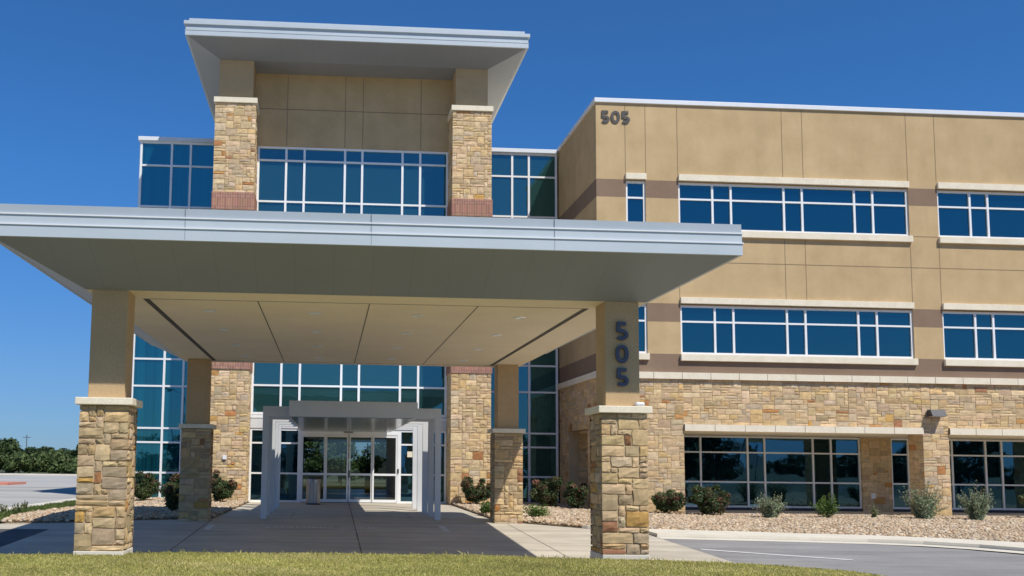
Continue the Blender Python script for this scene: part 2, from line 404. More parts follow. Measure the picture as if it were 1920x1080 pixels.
sheet('front_lawn', [(-30,-6),(-5.2,13.2),(-5.15,15.8),(-2.7,16.15),(0,16.25),(2.7,16.0),(6.0,15.3),(6.9,14.8),(7.55,14.1),(8.3,11.5),(8.3,-14),(-30,-14)], .03, M['lawn'], thick=.5, flat=True)

# joints and painted markings on the drive
mk = MB()
def strip(mb, x0, y0, x1, y1, w, z, m=0):
    d = Vector((x1-x0, y1-y0, 0)); d.normalize(); p = Vector((-d.y, d.x, 0))*w/2
    L_ = math.hypot(x1-x0, y1-y0); n = max(1, int(L_/.5)+1)
    def q(t, s_):
        x, y = x0+(x1-x0)*t+p.x*s_, y0+(y1-y0)*t+p.y*s_
        return (x, y, gh(x, y)+z)
    for i in range(n): mb.face([q(i/n,-1), q((i+1)/n,-1), q((i+1)/n,1), q(i/n,1)], m)
jn = MB()
for a in [(.69,16.3,.69,27.0),(.69,27.0,.8,38.0),(-3.15,16.1,-3.05,26.6),(-6.4,23.9,-3.1,24.0)]: strip(jn, *a, .022, .0042)
for a in [(-3.05,27.0,4.6,27.3),(-2.98,30.6,4.6,30.6),(-2.96,34.2,4.6,34.2),(-1.0,27.2,-1.0,30.5),(2.35,27.3,2.35,30.5),(4.75,16.6,4.75,26.2),(4.8,21.4,7.8,21.4),(-3.1,20.5,7.8,20.5)]: strip(jn, *a, .014, .0042)
jn.build('pavement_joint', M['groove'])['kind'] = 'structure'
for a in [(-2.92,24.05,2.97,23.95,.10),(-2.9,25.25,2.94,25.45,.10),(-2.88,24.1,-2.88,25.2,.16),(2.9,24.0,2.9,25.4,.16),(-1.08,21.9,1.99,21.75,.09)]: strip(mk, *a[:4], a[4], .0045)
mk.build('loading_zone_marking', M['faded_paint'])['kind'] = 'structure'
t_ = text_mesh('pavement_lettering', 'LOADING ZONE', .62, (-.12,24.72,0), (0,), M['faded_paint'], offset=.012, xs=.60)
for v in t_.data.vertices: v.co.z = gh(0, 24.72+v.co.y)+.006
t_['kind'] = 'structure'

# far landscape: low hills all around the horizon behind the camera and beyond
def hills(name, r0, a0, a1, hbase, seed):
    r = random.Random(seed); V = []; F = []; n = 90
    ph = [r.uniform(0, 6.28) for _ in range(5)]
    for i in range(n+1):
        a = a0+(a1-a0)*i/n
        hh = hbase*(.55+.25*math.sin(3*a+ph[0])+.15*math.sin(7*a+ph[1])+.08*math.sin(17*a+ph[2])+.03*math.sin(43*a+ph[3]))
        for rr, z in ((r0, -2), (r0*1.15, hh*.7), (r0*1.3, hh), (r0*1.7, -2)):
            V.append((rr*math.cos(a), rr*math.sin(a), z))
    for i in range(n):
        for k in range(3):
            p = i*4+k; F.append((p, p+4, p+5, p+1))
    o = np_mesh(name, np.array(V), np.array(F), M['hill'], smooth=True); o['kind'] = 'structure'
hills('hills', 900, math.radians(185), math.radians(355), 17, 3)

# ------------------------------------------------------------------ BUILDING
bld = empty('medical_building', (4, 45, 0), 'three storey tan stucco and stone medical building with blue windows and entrance tower', 'building')
def windows(x0, x1, z0, z1, mull, trans, y, name='window', gm='glass', fw=.075, dep=.11, parent=bld, lintel=None, sill=None, glass_y=.06, thick_v=None):
    """frame is the part; pane, lintel, sill are its sub-parts. y = front of frame"""
    if gm == 'glass' and y > 38: gm = 'glass_film'
    f = MB(); f.box(x0, x0+fw, y, y+dep, z0, z1); f.box(x1-fw, x1, y, y+dep, z0, z1)
    f.box(x0+fw, x1-fw, y, y+dep, z1-fw, z1); f.box(x0+fw, x1-fw, y, y+dep, z0, z0+fw)
    xs_ = [x0+fw/2]+list(mull)+[x1-fw/2]
    for m_ in mull: f.box(m_-fw/2, m_+fw/2, y, y+dep, z0+fw, z1-fw)
    for a, b in zip(xs_[:-1], xs_[1:]):
        for t in trans: f.box(a+fw/2, b-fw/2, y+.004, y+dep, t-fw*.42, t+fw*.42)
    fo = f.build(name, M['mullion'], parent)
    p = MB(); yy = y+glass_y
    zs_ = [z0+.03]+list(trans)+[z1-.03]
    r = random.Random(int(x0*100+z0*10))
    for a, b in zip(xs_[:-1], xs_[1:]):
        for c, d in zip(zs_[:-1], zs_[1:]):
            e = [r.uniform(-.006,.006) for _ in range(4)]      # panes are never perfectly coplanar
            p.face([(a,yy+e[0],c),(b,yy+e[1],c),(b,yy+e[2],d),(a,yy+e[0]+e[2]-e[1],d)])
    p.build('pane', M[gm], fo)
    if lintel: MB().box(lintel[0], lintel[1], y-.16, y+.1, lintel[2], lintel[3]).build('lintel', M['limestone'], fo, bevel=.008)
    if sill: MB().box(sill[0], sill[1], y-.18, y+.1, sill[2], sill[3]).build('sill', M['limestone'], fo, bevel=.008)
    return fo

# --- wing front wall
WY = 33.85
BAYS = [12.33, 21.97, 31.61]
MO = [1.27, 1.95, 3.91, 4.59, 6.54, 7.23]; WW = 8.55
XE = 42.0
holes = [(10.42, 11.14, 9.96, 11.70), (10.42, 11.14, 5.49, 7.24)]
for b in BAYS: holes += [(b, b+WW, 9.96, 11.70), (b, b+WW, 5.49, 7.24)]
bands = [(4.83, 5.49), (6.63, 7.29), (11.09, 11.74)]
def wall_grid(mb, a0, a1, z0, z1, holes, P, rev, bands):
    """P(a,z,d) maps wall coords to world (d = depth inward)"""
    A = sorted({a0, a1}|{h[0] for h in holes}|{h[1] for h in holes})
    Zs = sorted({z0, z1}|{h[2] for h in holes}|{h[3] for h in holes}|{b for bb in bands for b in bb if z0 < b < z1})
    inh = lambda a, z: any(h[0] < a < h[1] and h[2] < z < h[3] for h in holes)
    for a, b in zip(A[:-1], A[1:]):
        for c, d in zip(Zs[:-1], Zs[1:]):
            mz = (c+d)/2
            if inh((a+b)/2, mz): continue
            mi = 1 if any(bb[0] < mz < bb[1] for bb in bands) else 0
            mb.face([P(a,c,0), P(b,c,0), P(b,d,0), P(a,d,0)], mi)
    for h in holes:
        a, b, c, d = h
        mb.face([P(a,c,0),P(a,d,0),P(a,d,rev),P(a,c,rev)]); mb.face([P(b,c,0),P(b,c,rev),P(b,d,rev),P(b,d,0)])
        mb.face([P(a,d,0),P(b,d,0),P(b,d,rev),P(a,d,rev)]); mb.face([P(a,c,0),P(a,c,rev),P(b,c,rev),P(b,c,0)])
w = MB()
wall_grid(w, 9.35, XE, 4.60, 14.55, holes, lambda a, z, d: (a, WY+d, z), .3, bands)
wall = w.build('wing_front_wall', [M['stucco'], M['stucco_brown']], bld)
w = MB()
wall_grid(w, WY, 60, 4.60, 14.55, [], lambda a, z, d: (9.35+d, a, z), .3, bands)
w.build('wing_side_wall', [M['stucco'], M['stucco_brown']], bld)
w = MB()
w.face([(XE,WY,-.4),(XE,60,-.4),(XE,60,14.55),(XE,WY,14.55)]); w.face([(XE,60,-.4),(9.35,60,-.4),(9.35,60,14.55),(XE,60,14.55)])
w.build('rear_wall', M['stucco'], bld)
w = MB(); w.face([(9.35,WY,14.40),(XE,WY,14.40),(XE,60,14.40),(9.35,60,14.40)]); w.face([(9.35,WY+.01,4.58),(9.35,WY+.3,4.58),(XE,WY+.3,4.58),(XE,WY+.01,4.58)])
w.build('wing_roof', M['limestone'], bld)
# control joints
j = MB()
e = .004
def vj(x, z0, z1): j.box(x-.011, x+.011, WY-e, WY, z0, z1, skip='b')
def hj(x0, x1, z): j.box(x0, x1, WY-e-.001, WY, z-.011, z+.011, skip='b')
vj(10.41, 11.96, 14.5); vj(11.15, 11.96, 14.5); vj(12.32, 11.97, 14.5)
for b in BAYS:
    for m_ in (3.87, 4.63, WW, WW+1.08 if b < 31 else WW+.9):
        if m_ < WW: vj(b+m_, 11.96, 14.5); vj(b+m_, 7.5, 9.72); vj(b+m_, 4.84, 5.24)
        else: vj(b+m_, 11.99, 14.5); vj(b+m_, 7.5, 9.70); vj(b+m_, 4.84, 5.24)
    hj(b, b+9.6, 8.80); hj(b+WW+.04, b+9.6, 9.95)
vj(12.32, 7.5, 9.72); hj(9.36, 12.33, 8.80)
j.box(9.35-e, 9.35, WY+.01, 39.6, 8.79, 8.81, skip='r')
j.build('control_joint', M['joint'], bld)
pc = MB(); pc.box(9.29, XE, WY-.07, WY+.28, 14.55, 14.71); pc.build('parapet_cap', M['white_metal'], bld, bevel=.01)
pc = MB(); pc.box(9.29, 9.57, WY+.285, 60, 14.55, 14.71); pc.build('parapet_cap', M['white_metal'], bld, bevel=.01)

for b in BAYS:
    mu = [b+q for q in MO]
    windows(b, b+WW, 9.96, 11.70, mu, [11.10], WY+.06, lintel=(b-.0, b+WW+.0, 11.74, 11.97), sill=(b-.03, b+WW+.05, 9.72, 9.95))
    windows(b, b+WW, 5.49, 7.24, mu, [6.66], WY+.06, lintel=(b-.0, b+WW+.0, 7.29, 7.51), sill=(b-.03, b+WW+.05, 5.25, 5.48), gm='glass')
windows(10.42, 11.14, 9.96, 11.70, [], [11.10], WY+.06, lintel=(10.40, 11.15, 11.74, 11.96), sill=(10.40, 11.17, 9.72, 9.95))
windows(10.42, 11.14, 5.49, 7.24, [], [6.66], WY+.06, lintel=(10.40, 11.15, 7.29, 7.51), sill=(10.40, 11.17, 5.26, 5.48))

# --- wing stone base: piers, spandrels, copings
G0 = -.42
st = dict(ux=.15, uz=.095, t=.018, gap=.0045, acc=.075, contrast=.95, shade=1.04)
stone_box('stone_pier', 9.32, 12.38, WY-.03, 35.25, G0, 4.60, 11, bld, 'flr', **st)
for k, b in enumerate(BAYS):
    x0 = b+WW+.16; x1 = b+9.64+.03 if k < 2 else XE
    stone_box('stone_pier', x0, x1, WY-.025, 34.76, G0, 4.60, 31+7*k, bld, 'flr', **st)
    a0 = 12.38 if k == 0 else b+.03
    mb = MB(); mb.box(a0, x0, WY, WY+.5, 2.94, 4.60, 1, (.4,.32,.21))
    stone_panel(mb, (a0, WY, 3.02), X, Z, -Y, x0-a0, 1.58, 90+k, **st)
    mb.build('stone_spandrel', [M['stone'], M['mortar']], bld)
    # segmented limestone band over the opening
    lb = MB(); n = round((x0-a0)/1.02); s = (x0-a0)/n
    for i in range(n): lb.box(a0+i*s+.009, a0+(i+1)*s-.009, WY-.10, WY+.02, 2.79, 3.02)
    lb.box(a0, x0, WY-.088, WY+.015, 2.796, 3.014, 1)
    lb.build('limestone_band', [M['limestone'], M['joint']], bld)
lb = MB()
n = 32; s = (XE-9.25)/n
for i in range(n): lb.box(9.25+i*s+.009, 9.25+(i+1)*s-.009, WY-.12, WY+.02, 4.60, 4.83)
lb.box(9.27, XE, WY-.108, WY+.015, 4.606, 4.824, 1)
lb.build('limestone_coping', [M['limestone'], M['joint']], bld)
MB().box(9.24, 9.37, WY+.025, 39.66, 4.60, 4.83).build('limestone_coping', M['limestone'], bld, bevel=.008)
# side face of the wing (stone base with an opening to the covered walk)
mb = MB(); mb.box(9.35, 9.75, 38.15, 39.66, G0, 4.6, 1, (.4,.32,.21)); mb.box(9.35, 9.75, 35.25, 38.15, 2.86, 4.6, 1, (.4,.32,.21))
stone_panel(mb, (9.35, 38.15, 2.86), -Y, Z, -X, 2.9, 1.74, 201, **st)
stone_panel(mb, (9.35, 39.62, G0), -Y, Z, -X, 1.47, 5.02, 202, **st)
mb.build('stone_side_wall', [M['stone'], M['mortar']], bld)
# covered walk: soffit and inner wall
MB().box(9.76, XE, WY+.021, 38.3, 2.797, 2.93).build('walk_soffit', M['ceiling'], bld)
mb = MB(); mb.box(9.76, 13.2, 38.2, 38.5, G0, 2.86, 1, (.4,.32,.21)); stone_panel(mb, (9.76, 38.2, G0), X, Z, -Y, 3.44, 3.27, 210, **st)
mb.build('inner_stone_wall', [M['stone'], M['mortar']], bld)
for k, x0 in enumerate((21.13, 30.9)):
    mb = MB(); mb.box(x0, x0+1.22, 38.1, 38.5, G0, 2.86, 1, (.4,.32,.21)); stone_panel(mb, (x0, 38.1, G0), X, Z, -Y, 1.22, 3.27, 220+k, **st)
    stone_panel(mb, (x0, 38.2, G0), -Y, Z, -X, .1, 3.27, 225+k, **st)
    mb.build('inner_stone_wall', [M['stone'], M['mortar']], bld)
GZ = [.97, 2.13]
windows(13.2, 21.12, -.02, 2.78, [14.62, 16.52, 17.21, 19.18, 19.92], GZ, 38.16, gm='glass_low', fw=.07)
windows(22.36, 30.88, -.02, 2.78, [23.1, 24.92, 26.32, 27.0, 28.9, 29.6], GZ, 38.16, gm='glass_low', fw=.07)
windows(32.13, 41.9, -.02, 2.78, [33.4, 35.3, 36.0, 37.9, 39.9], GZ, 38.16, gm='glass_low', fw=.07)
MB().box(13.2, XE, 38.12, 38.3, G0, -.025).build('window_plinth', M['dark_metal'], bld)
MB().box(21.44, 21.63, 38.045, 38.07, .38, .59).build('outlet_box', M['mullion'], bld, bevel=.01)

# --- glazed sides
TZ = [1.06, 2.25, 2.81, 4.48, 5.56, 7.2, 8.9, 10.05, 11.76, 13.46]
windows(-7.87, -4.62, 0.0, 14.46, [-6.60, -5.84], TZ, 39.60, name='curtain_wall', gm='glass_teal', fw=.085)
windows(6.12, 9.28, -.05, 14.46, [7.39, 8.09], TZ, 39.60, name='curtain_wall', gm='glass', fw=.085)
MB().box(-7.95, -4.62, 39.5, 39.9, 14.465, 14.63).build('parapet_cap', M['white_metal'], bld, bevel=.01)
MB().box(6.12, 9.28, 39.5, 39.9, 14.465, 14.63).build('parapet_cap', M['white_metal'], bld, bevel=.01)
sd = MB(); sd.face([(-7.86,60,0),(-7.86,39.72,0),(-7.86,39.72,14.46),(-7.86,60,14.46)]); sd.build('side_glazing', M['glass_teal'], bld)
sd = MB()
for y in (39.73, 41.4, 43.8, 46.2, 48.6, 51, 53.4, 55.8, 58.2): sd.box(-7.92, -7.865, y, y+.085, 0, 14.46)
for z in TZ+[14.38, .05]: sd.box(-7.91, -7.865, 39.83, 60, z-.04, z+.04)
sd.build('side_mullions', M['mullion'], bld)
MB().box(-7.95, -7.75, 39.91, 60, 14.465, 14.63).build('parapet_cap', M['white_metal'], bld, bevel=.01)
rf = MB(); rf.face([(-7.86,39.72,14.4),(9.3,39.72,14.4),(9.3,60,14.4),(-7.86,60,14.4)]); rf.build('flat_roof', M['limestone'], bld)
rw = MB(); rw.box(-7.86,-1.6,59.8,60,0,14.46); rw.box(3.6,9.35,59.8,60,0,14.46); rw.box(-1.6,3.6,59.8,60,2.8,14.46)
rw.build('rear_wall', M['stucco'], bld)

# --- entrance tower
def tower_column(x0, x1, seed, sx0, sx1):
    y0, y1 = 37.03, 38.62
    s = stone_box('tower_column', x0, x1, y0, y1, 0.0, 15.24, seed, bld, 'flr', ux=.14, uz=.10, t=.026, gap=.0055, shade=1.08, acc=.07, contrast=.9)
    MB().box(x0-.05, x1+.05, y0-.06, y1, 15.245, 15.45).build('cap', M['limestone'], s, bevel=.01)
    MB().box(sx0, sx1, y0+.10, y1, 15.455, 17.0).build('shaft', M['stucco_shaft'], s)
    for zb, hb in ((11.06, .68), (4.97, .68)):
        b = MB(); b.box(x0-.02, x1+.02, y0-.02, y1, zb, zb+hb, 2, (.62,.47,.38))
        r = random.Random(seed+int(zb))
        def brick(a0, a1, c0, c1):
            kk = r.uniform(.8, 1.15); c = (.43*kk, .215*kk*r.uniform(.9,1.1), .145*kk)
            b.box(a0, a1, y0-.034, y0-.015, c0, c1, 0, c, skip='b')
        def side(c0, c1, q0, q1):
            kk = r.uniform(.8, 1.15); c = (.40*kk, .195*kk, .13*kk)
            b.box(x0-.034, x0-.015, q0, q1, c0, c1, 0, c, skip='r'); b.box(x1+.015, x1+.034, q0, q1, c0, c1, 0, c, skip='l')
        nb = 17; s_ = (x1-x0+.05)/nb
        for rows in ((0, .10), (.11, .44), (.45, .555), (.57, .675)):
            for i in range(nb):
                brick(x0-.025+i*s_+.009, x0-.025+(i+1)*s_-.009, zb+rows[0]+.008, zb+rows[1]-.004)
            for i in range(15): side(zb+rows[0]+.005, zb+rows[1], y0+i*.1, y0+i*.1+.088)
        b.build('brick_band', [M['brick'], M['mortar'], M['brick_mortar']], s)
    return s
tl = tower_column(-4.60, -3.04, 301, -4.48, -3.17)
tr = tower_column(4.57, 6.11, 331, 4.70, 5.96)
WT = 38.38
w = MB(); w.face([(-3.17,WT-.04,14.02),(4.70,WT-.04,14.02),(4.70,WT-.04,17.0),(-3.17,WT-.04,17.0)])
w.face([(-3.04,WT-.04,14.02),(-3.04,WT+.2,14.02),(4.57,WT+.2,14.02),(4.57,WT-.04,14.02)])
w.build('tower_front_wall', M['stucco'], bld)
j = MB()
for x in (-1.9, .41, 1.12, 3.45): j.box(x-.012, x+.012, WT-.046, WT-.04, 14.03, 16.94, skip='b')
j.box(-3.03, 4.56, WT-.047, WT-.04, 15.52, 15.545, skip='b')
j.build('control_joint', M['joint'], bld)
w = MB(); w.box(-4.5, 6.0, 38.63, 46.5, 14.4, 17.0); w.build('tower_body_wall', M['stucco'], bld)
TM = [-1.9, -1.18, .43, 1.12, 2.73, 3.44]
windows(-3.04, 4.57, 3.36, 14.01, TM, [4.49, 5.57, 7.2, 8.9, 10.05, 11.78, 13.45], WT, name='curtain_wall', gm='glass', fw=.085)
# metal transom band over the storefront
MB().box(-3.04, 4.57, WT-.03, WT+.2, 2.83, 3.35).build('transom_panel', M['pergola'], bld)
MB().box(-3.04, 4.57, WT-.05, WT-.031, 3.22, 3.29).build('transom_trim', M['mullion'], bld)
# storefront bays left and right of the doors
windows(-3.04, -1.12, .0, 2.82, [-1.9], [1.10, 2.26], WT, name='storefront_window', gm='glass_low', fw=.075)
ws = windows(2.73, 4.57, .0, 2.82, [3.44], [1.10, 2.26], WT, name='storefront_window', gm='glass_low', fw=.075)
MB().box(3.05, 3.30, WT+.046, WT+.052, 1.78, 2.0).build('notice', M['limestone'], ws)
# sliding entrance doors: four leaves
dh = MB(); dh.box(-1.12, 2.73, WT, WT+.15, 2.62, 2.82); dh.box(-1.12, -1.05, WT, WT+.15, 0, 2.62); dh.box(2.66, 2.73, WT, WT+.15, 0, 2.62)
dh = dh.build('door_frame', M['mullion'], bld)
LX = [(-1.05,-.12,0),(-.12,.76,.06),(.79,1.70,.06),(1.70,2.66,0)]
for a, b, dy in LX:
    y = WT+.02+dy
    d = MB(); f = .06
    d.box(a, a+f, y, y+.05, .02, 2.62); d.box(b-f, b, y, y+.05, .02, 2.62)
    d.box(a+f, b-f, y, y+.05, 2.52, 2.62); d.box(a+f, b-f, y, y+.05, .02, .13); d.box(a+f, b-f, y+.002, y+.048, 1.05, 1.13)
    d = d.build('sliding_door', M['mullion'], bld)
    MB().face([(a+f,y+.025,.13),(b-f,y+.025,.13),(b-f,y+.025,2.52),(a+f,y+.025,2.52)]).build('pane', M['door_glass'], d)
    if a in (.79,): MB().box(a+.01, a+.04, y-.03, y-.005, .95, 1.25).build('handle', M['dark_metal'], d)
MB().box(.57, .93, WT-.07, WT-.002, 2.70, 2.78).build('door_sensor', M['black'], dh, bevel=.01)
MB().box(2.67, 2.72, WT-.03, WT-.002, 1.15, 1.32).build('door_lock', M['black'], dh)
# lobby passage seen through the doors
lb = MB()
lb.face([(-1.1,38.6,.01),(2.7,38.6,.01),(3.5,59.8,.01),(-1.5,59.8,.01)], 1)
lb.face([(-1.5,59.8,2.8),(3.5,59.8,2.8),(2.7,38.6,2.8),(-1.1,38.6,2.8)], 0)
lb.face([(-1.1,38.6,0),(-1.5,59.8,0),(-1.5,59.8,2.8),(-1.1,38.6,2.8)], 0)
lb.face([(3.5,59.8,0),(2.7,38.6,0),(2.7,38.6,2.8),(3.5,59.8,2.8)], 0)
lb.build('lobby', [M['interior'], M['lobby_floor']], bld)
rd = MB()
for x in (-1.55, -.4, .75, 1.05, 2.3, 3.5): rd.box(x, x+.07, 59.7, 59.79, 0, 2.75)
rd.box(-1.5, 3.5, 59.7, 59.79, .95, 1.02); rd.box(-1.5, 3.5, 59.7, 59.79, 0, .12)
rd.build('rear_door_frame', M['dark_metal'], bld)
ct = MB(); ct.box(-.9, -.2, 50, 50.5, 0, .95); ct.build('reception_counter', M['interior'], bld)
ct = MB(); ct.box(2.0, 2.5, 54, 54.6, 0, .9); ct.build('planter_box', M['interior'], bld)
MB().box(-3.92, -3.77, 36.975, 37.0, 1.60, 1.75).build('intercom_box', M['mullion'], bld, bevel=.008)
# tower roof
EX0, EX1, EY0, EY1, EZ = -5.65, 7.32, 35.85, 47.8, 17.38
IX0, IX1, IY0, IY1, IZ = -4.48, 5.96, 37.10, 46.5, 16.98
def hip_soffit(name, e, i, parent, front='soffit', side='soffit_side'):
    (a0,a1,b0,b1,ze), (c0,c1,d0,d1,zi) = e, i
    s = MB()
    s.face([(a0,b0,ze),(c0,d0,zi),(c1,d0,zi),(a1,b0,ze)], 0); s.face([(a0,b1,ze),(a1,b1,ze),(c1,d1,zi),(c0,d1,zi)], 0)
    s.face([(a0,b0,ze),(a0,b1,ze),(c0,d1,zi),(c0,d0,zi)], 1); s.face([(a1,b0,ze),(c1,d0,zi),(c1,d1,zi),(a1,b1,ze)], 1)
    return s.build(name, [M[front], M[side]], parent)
def ring(mb, a0, a1, b0, b1, z0, z1, t=.12, m=0):
    mb.box(a0, a1, b0, b0+t, z0, z1, m); mb.box(a0, a1, b1-t, b1, z0, z1, m)
    mb.box(a0, a0+t, b0+t, b1-t, z0, z1, m); mb.box(a1-t, a1, b0+t, b1-t, z0, z1, m)
troof = MB()
ring(troof, EX0, EX1, EY0, EY1, EZ-.01, EZ+.19); ring(troof, EX0+.015, EX1-.015, EY0+.015, EY1-.015, EZ+.19, EZ+.40)
ring(troof, EX0-.05, EX1+.05, EY0-.05, EY1+.05, EZ+.40, EZ+.53)
ring(troof, EX0-.012, EX1+.012, EY0-.012, EY1+.012, EZ+.175, EZ+.195, .03)
ring(troof, EX0+.12, EX1-.12, EY0+.12, EY1-.12, EZ+.53, EZ+.69, .3)
troof.face([(EX0+.3,EY0+.3,EZ+.6),(EX1-.3,EY0+.3,EZ+.6),(EX1-.3,EY1-.3,EZ+.6),(EX0+.3,EY1-.3,EZ+.6)])
tro = troof.build('tower_roof', M['fascia'], bld)
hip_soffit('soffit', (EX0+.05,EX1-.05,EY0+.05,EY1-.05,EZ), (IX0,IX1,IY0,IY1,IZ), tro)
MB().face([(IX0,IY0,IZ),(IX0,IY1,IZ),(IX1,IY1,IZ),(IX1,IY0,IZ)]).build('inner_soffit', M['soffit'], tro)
# house number on the wing
def numeral(ch, cx, y, cz, w, h, t, dep, m, parent):
    """solid bold digit facing -Y, built as a thick stroke"""
    a, b = w/2-t/2, h/2-t/2
    if ch == '0':
        strokes = [([(a*math.cos(q), b*math.copysign(abs(math.sin(q))**.8, math.sin(q))) for q in [2*math.pi*i/32 for i in range(32)]], True, dep)]
    else:
        ry = (h*.60-t)/2; cy_ = -b+ry
        arc = []
        for i in range(19):
            q = math.radians(128-i*(128+142)/18); arc.append((-.02*w+a*1.0*math.cos(q), cy_+ry*math.sin(q)))
        strokes = [([(a*.9, b), (-a*.72, b), (-a*.80, cy_+ry*.70)], False, dep), (arc, False, dep+.004)]
    mb = MB()
    for P, closed, dp in strokes:
        n = len(P); L_, R_ = [], []
        for i in range(n):
            p0 = Vector(P[i-1] if closed or i else P[0]); p1 = Vector(P[(i+1)%n] if closed or i < n-1 else P[-1]); p = Vector(P[i])
            d0 = (p-p0); d1 = (p1-p); d0 = d0.normalized() if d0.length > 1e-6 else d1.normalized(); d1 = d1.normalized() if d1.length > 1e-6 else d0
            tn_ = (d0+d1).normalized(); nn = Vector((-tn_.y, tn_.x)); k = t/2/max(.62, nn.dot(Vector((-d0.y, d0.x))))
            L_.append(p+nn*k); R_.append(p-nn*k)
        V3 = lambda v, d: (cx+v.x, y-d, cz+v.y)
        for i in (range(n) if closed else range(n-1)):
            j = (i+1)%n
            mb.face([V3(R_[i],dp),V3(R_[j],dp),V3(L_[j],dp),V3(L_[i],dp)])
            mb.face([V3(L_[i],dp),V3(L_[j],dp),V3(L_[j],0),V3(L_[i],0)]); mb.face([V3(R_[j],dp),V3(R_[i],dp),V3(R_[i],0),V3(R_[j],0)])
        if not closed:
            for i in (0, n-1): mb.face([V3(L_[i],dp),V3(R_[i],dp),V3(R_[i],0),V3(L_[i],0)])
    o = mb.build('house_numeral', m, parent)
    bm = bmesh.new(); bm.from_mesh(o.data); bmesh.ops.remove_doubles(bm, verts=bm.verts, dist=1e-5); bmesh.ops.recalc_face_normals(bm, faces=bm.faces[:]); bm.to_mesh(o.data); bm.free()
    return o
for ch, x in (('5', 9.69), ('0', 10.06), ('5', 10.43)):
    numeral(ch, x, WY-.006, 14.02, .335, .46, .10, .03, M['numeral_side'], bld)

# --- wall light on the wing pier
wl = MB()
x0, x1 = 21.20, 21.74
P_ = [(0,3.42),(-.34,3.42),(-.20,3.66),(0,3.66)]   # profile in y,z
yb = WY-.058
wl.face([(x0,yb+P_[i][0],P_[i][1]) for i in (0,3,2,1)]); wl.face([(x1,yb+P_[i][0],P_[i][1]) for i in (0,1,2,3)])
for i in range(4):
    a, b = P_[i], P_[(i+1)%4]
    wl.face([(x0,yb+a[0],a[1]),(x1,yb+a[0],a[1]),(x1,yb+b[0],b[1]),(x0,yb+b[0],b[1])])
wlt = empty('wall_light', (21.47, yb, 3.5), 'dark bronze wedge shaped wall light mounted high on the stone pier', 'wall light')
wo = wl.build('housing', M['dark_metal'], wlt, bevel=.008)
bm = bmesh.new(); bm.from_mesh(wo.data); bmesh.ops.recalc_face_normals(bm, faces=bm.faces[:]); bm.to_mesh(wo.data); bm.free()
MB().box(x0+.05, x1-.05, yb-.28, yb-.05, 3.405, 3.418).build('lens', M['lens'], wlt)

# ------------------------------------------------------------------ PORTE COCHERE
can = empty('entrance_canopy', (.63, 21.5, 0), 'large flat metal edged drive-through canopy on four stone and stucco columns', 'canopy')
cX0, cX1, cY0, cY1, cZ = -3.93, 5.21, 15.89, 27.15, 4.225
eX0, eX1, eY0, eY1, eZ = -5.08, 6.32, 14.6, 28.4, 4.786
ce = MB(); ce.face([(cX0,cY0,cZ),(cX0,cY1,cZ),(cX1,cY1,cZ),(cX1,cY0,cZ)])
ceo = ce.build('ceiling', M['ceiling'], can)
g = MB(); zz = cZ-.004
for x in (-3.12, 4.40): g.box(x-.05, x+.05, 16.66, 26.72, zz, cZ-.0005, skip='t')
for x in (-1.25, .65, 2.52): g.box(x-.008, x+.008, 16.66, 26.72, zz, cZ-.0005, skip='t')
for y in (16.66, 26.72): g.box(-3.06, 4.34, y-.008, y+.008, zz, cZ-.0005, skip='t')
g.build('panel_joint', M['groove'], ceo)
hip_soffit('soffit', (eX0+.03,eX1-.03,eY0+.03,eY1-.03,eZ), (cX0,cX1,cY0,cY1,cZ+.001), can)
fa = MB()
ring(fa, eX0, eX1, eY0, eY1, eZ-.01, eZ+.175); ring(fa, eX0+.006, eX1-.006, eY0+.006, eY1-.006, eZ+.175, eZ+.33)
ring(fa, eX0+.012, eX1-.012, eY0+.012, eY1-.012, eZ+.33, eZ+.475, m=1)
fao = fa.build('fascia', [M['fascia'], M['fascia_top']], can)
tb = MB(); ring(tb, eX0-.012, eX1+.012, eY0-.016, eY1+.016, eZ+.165, eZ+.185, .03); ring(tb, eX0-.008, eX1+.008, eY0-.012, eY1+.012, eZ+.32, eZ+.34, .03)
tb.build('drip_edge', M['white_metal'], fao)
for x in (-2.2, .58, 3.38):
    sm = MB(); sm.box(x-.004, x+.004, eY0-.002, eY0+.03, eZ+.002, eZ+.472); sm.build('seam', M['fascia_seam'], fao)
for sx, xe, xc in ((1, eX1, cX1), (-1, eX0, cX0)):      # flat dark strip paints in a shadow line near the side eaves
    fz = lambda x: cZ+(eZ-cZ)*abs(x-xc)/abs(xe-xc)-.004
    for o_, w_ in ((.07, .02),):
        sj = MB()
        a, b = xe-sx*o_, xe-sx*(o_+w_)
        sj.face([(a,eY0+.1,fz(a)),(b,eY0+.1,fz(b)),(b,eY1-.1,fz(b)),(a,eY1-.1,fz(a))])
        sj.build('soffit_shade_strip', M['groove'], can)
MB().box(eX0+.15, eX1-.15, eY0+.15, eY1-.15, eZ+.36, eZ+.40).build('roof_deck', M['limestone'], can)
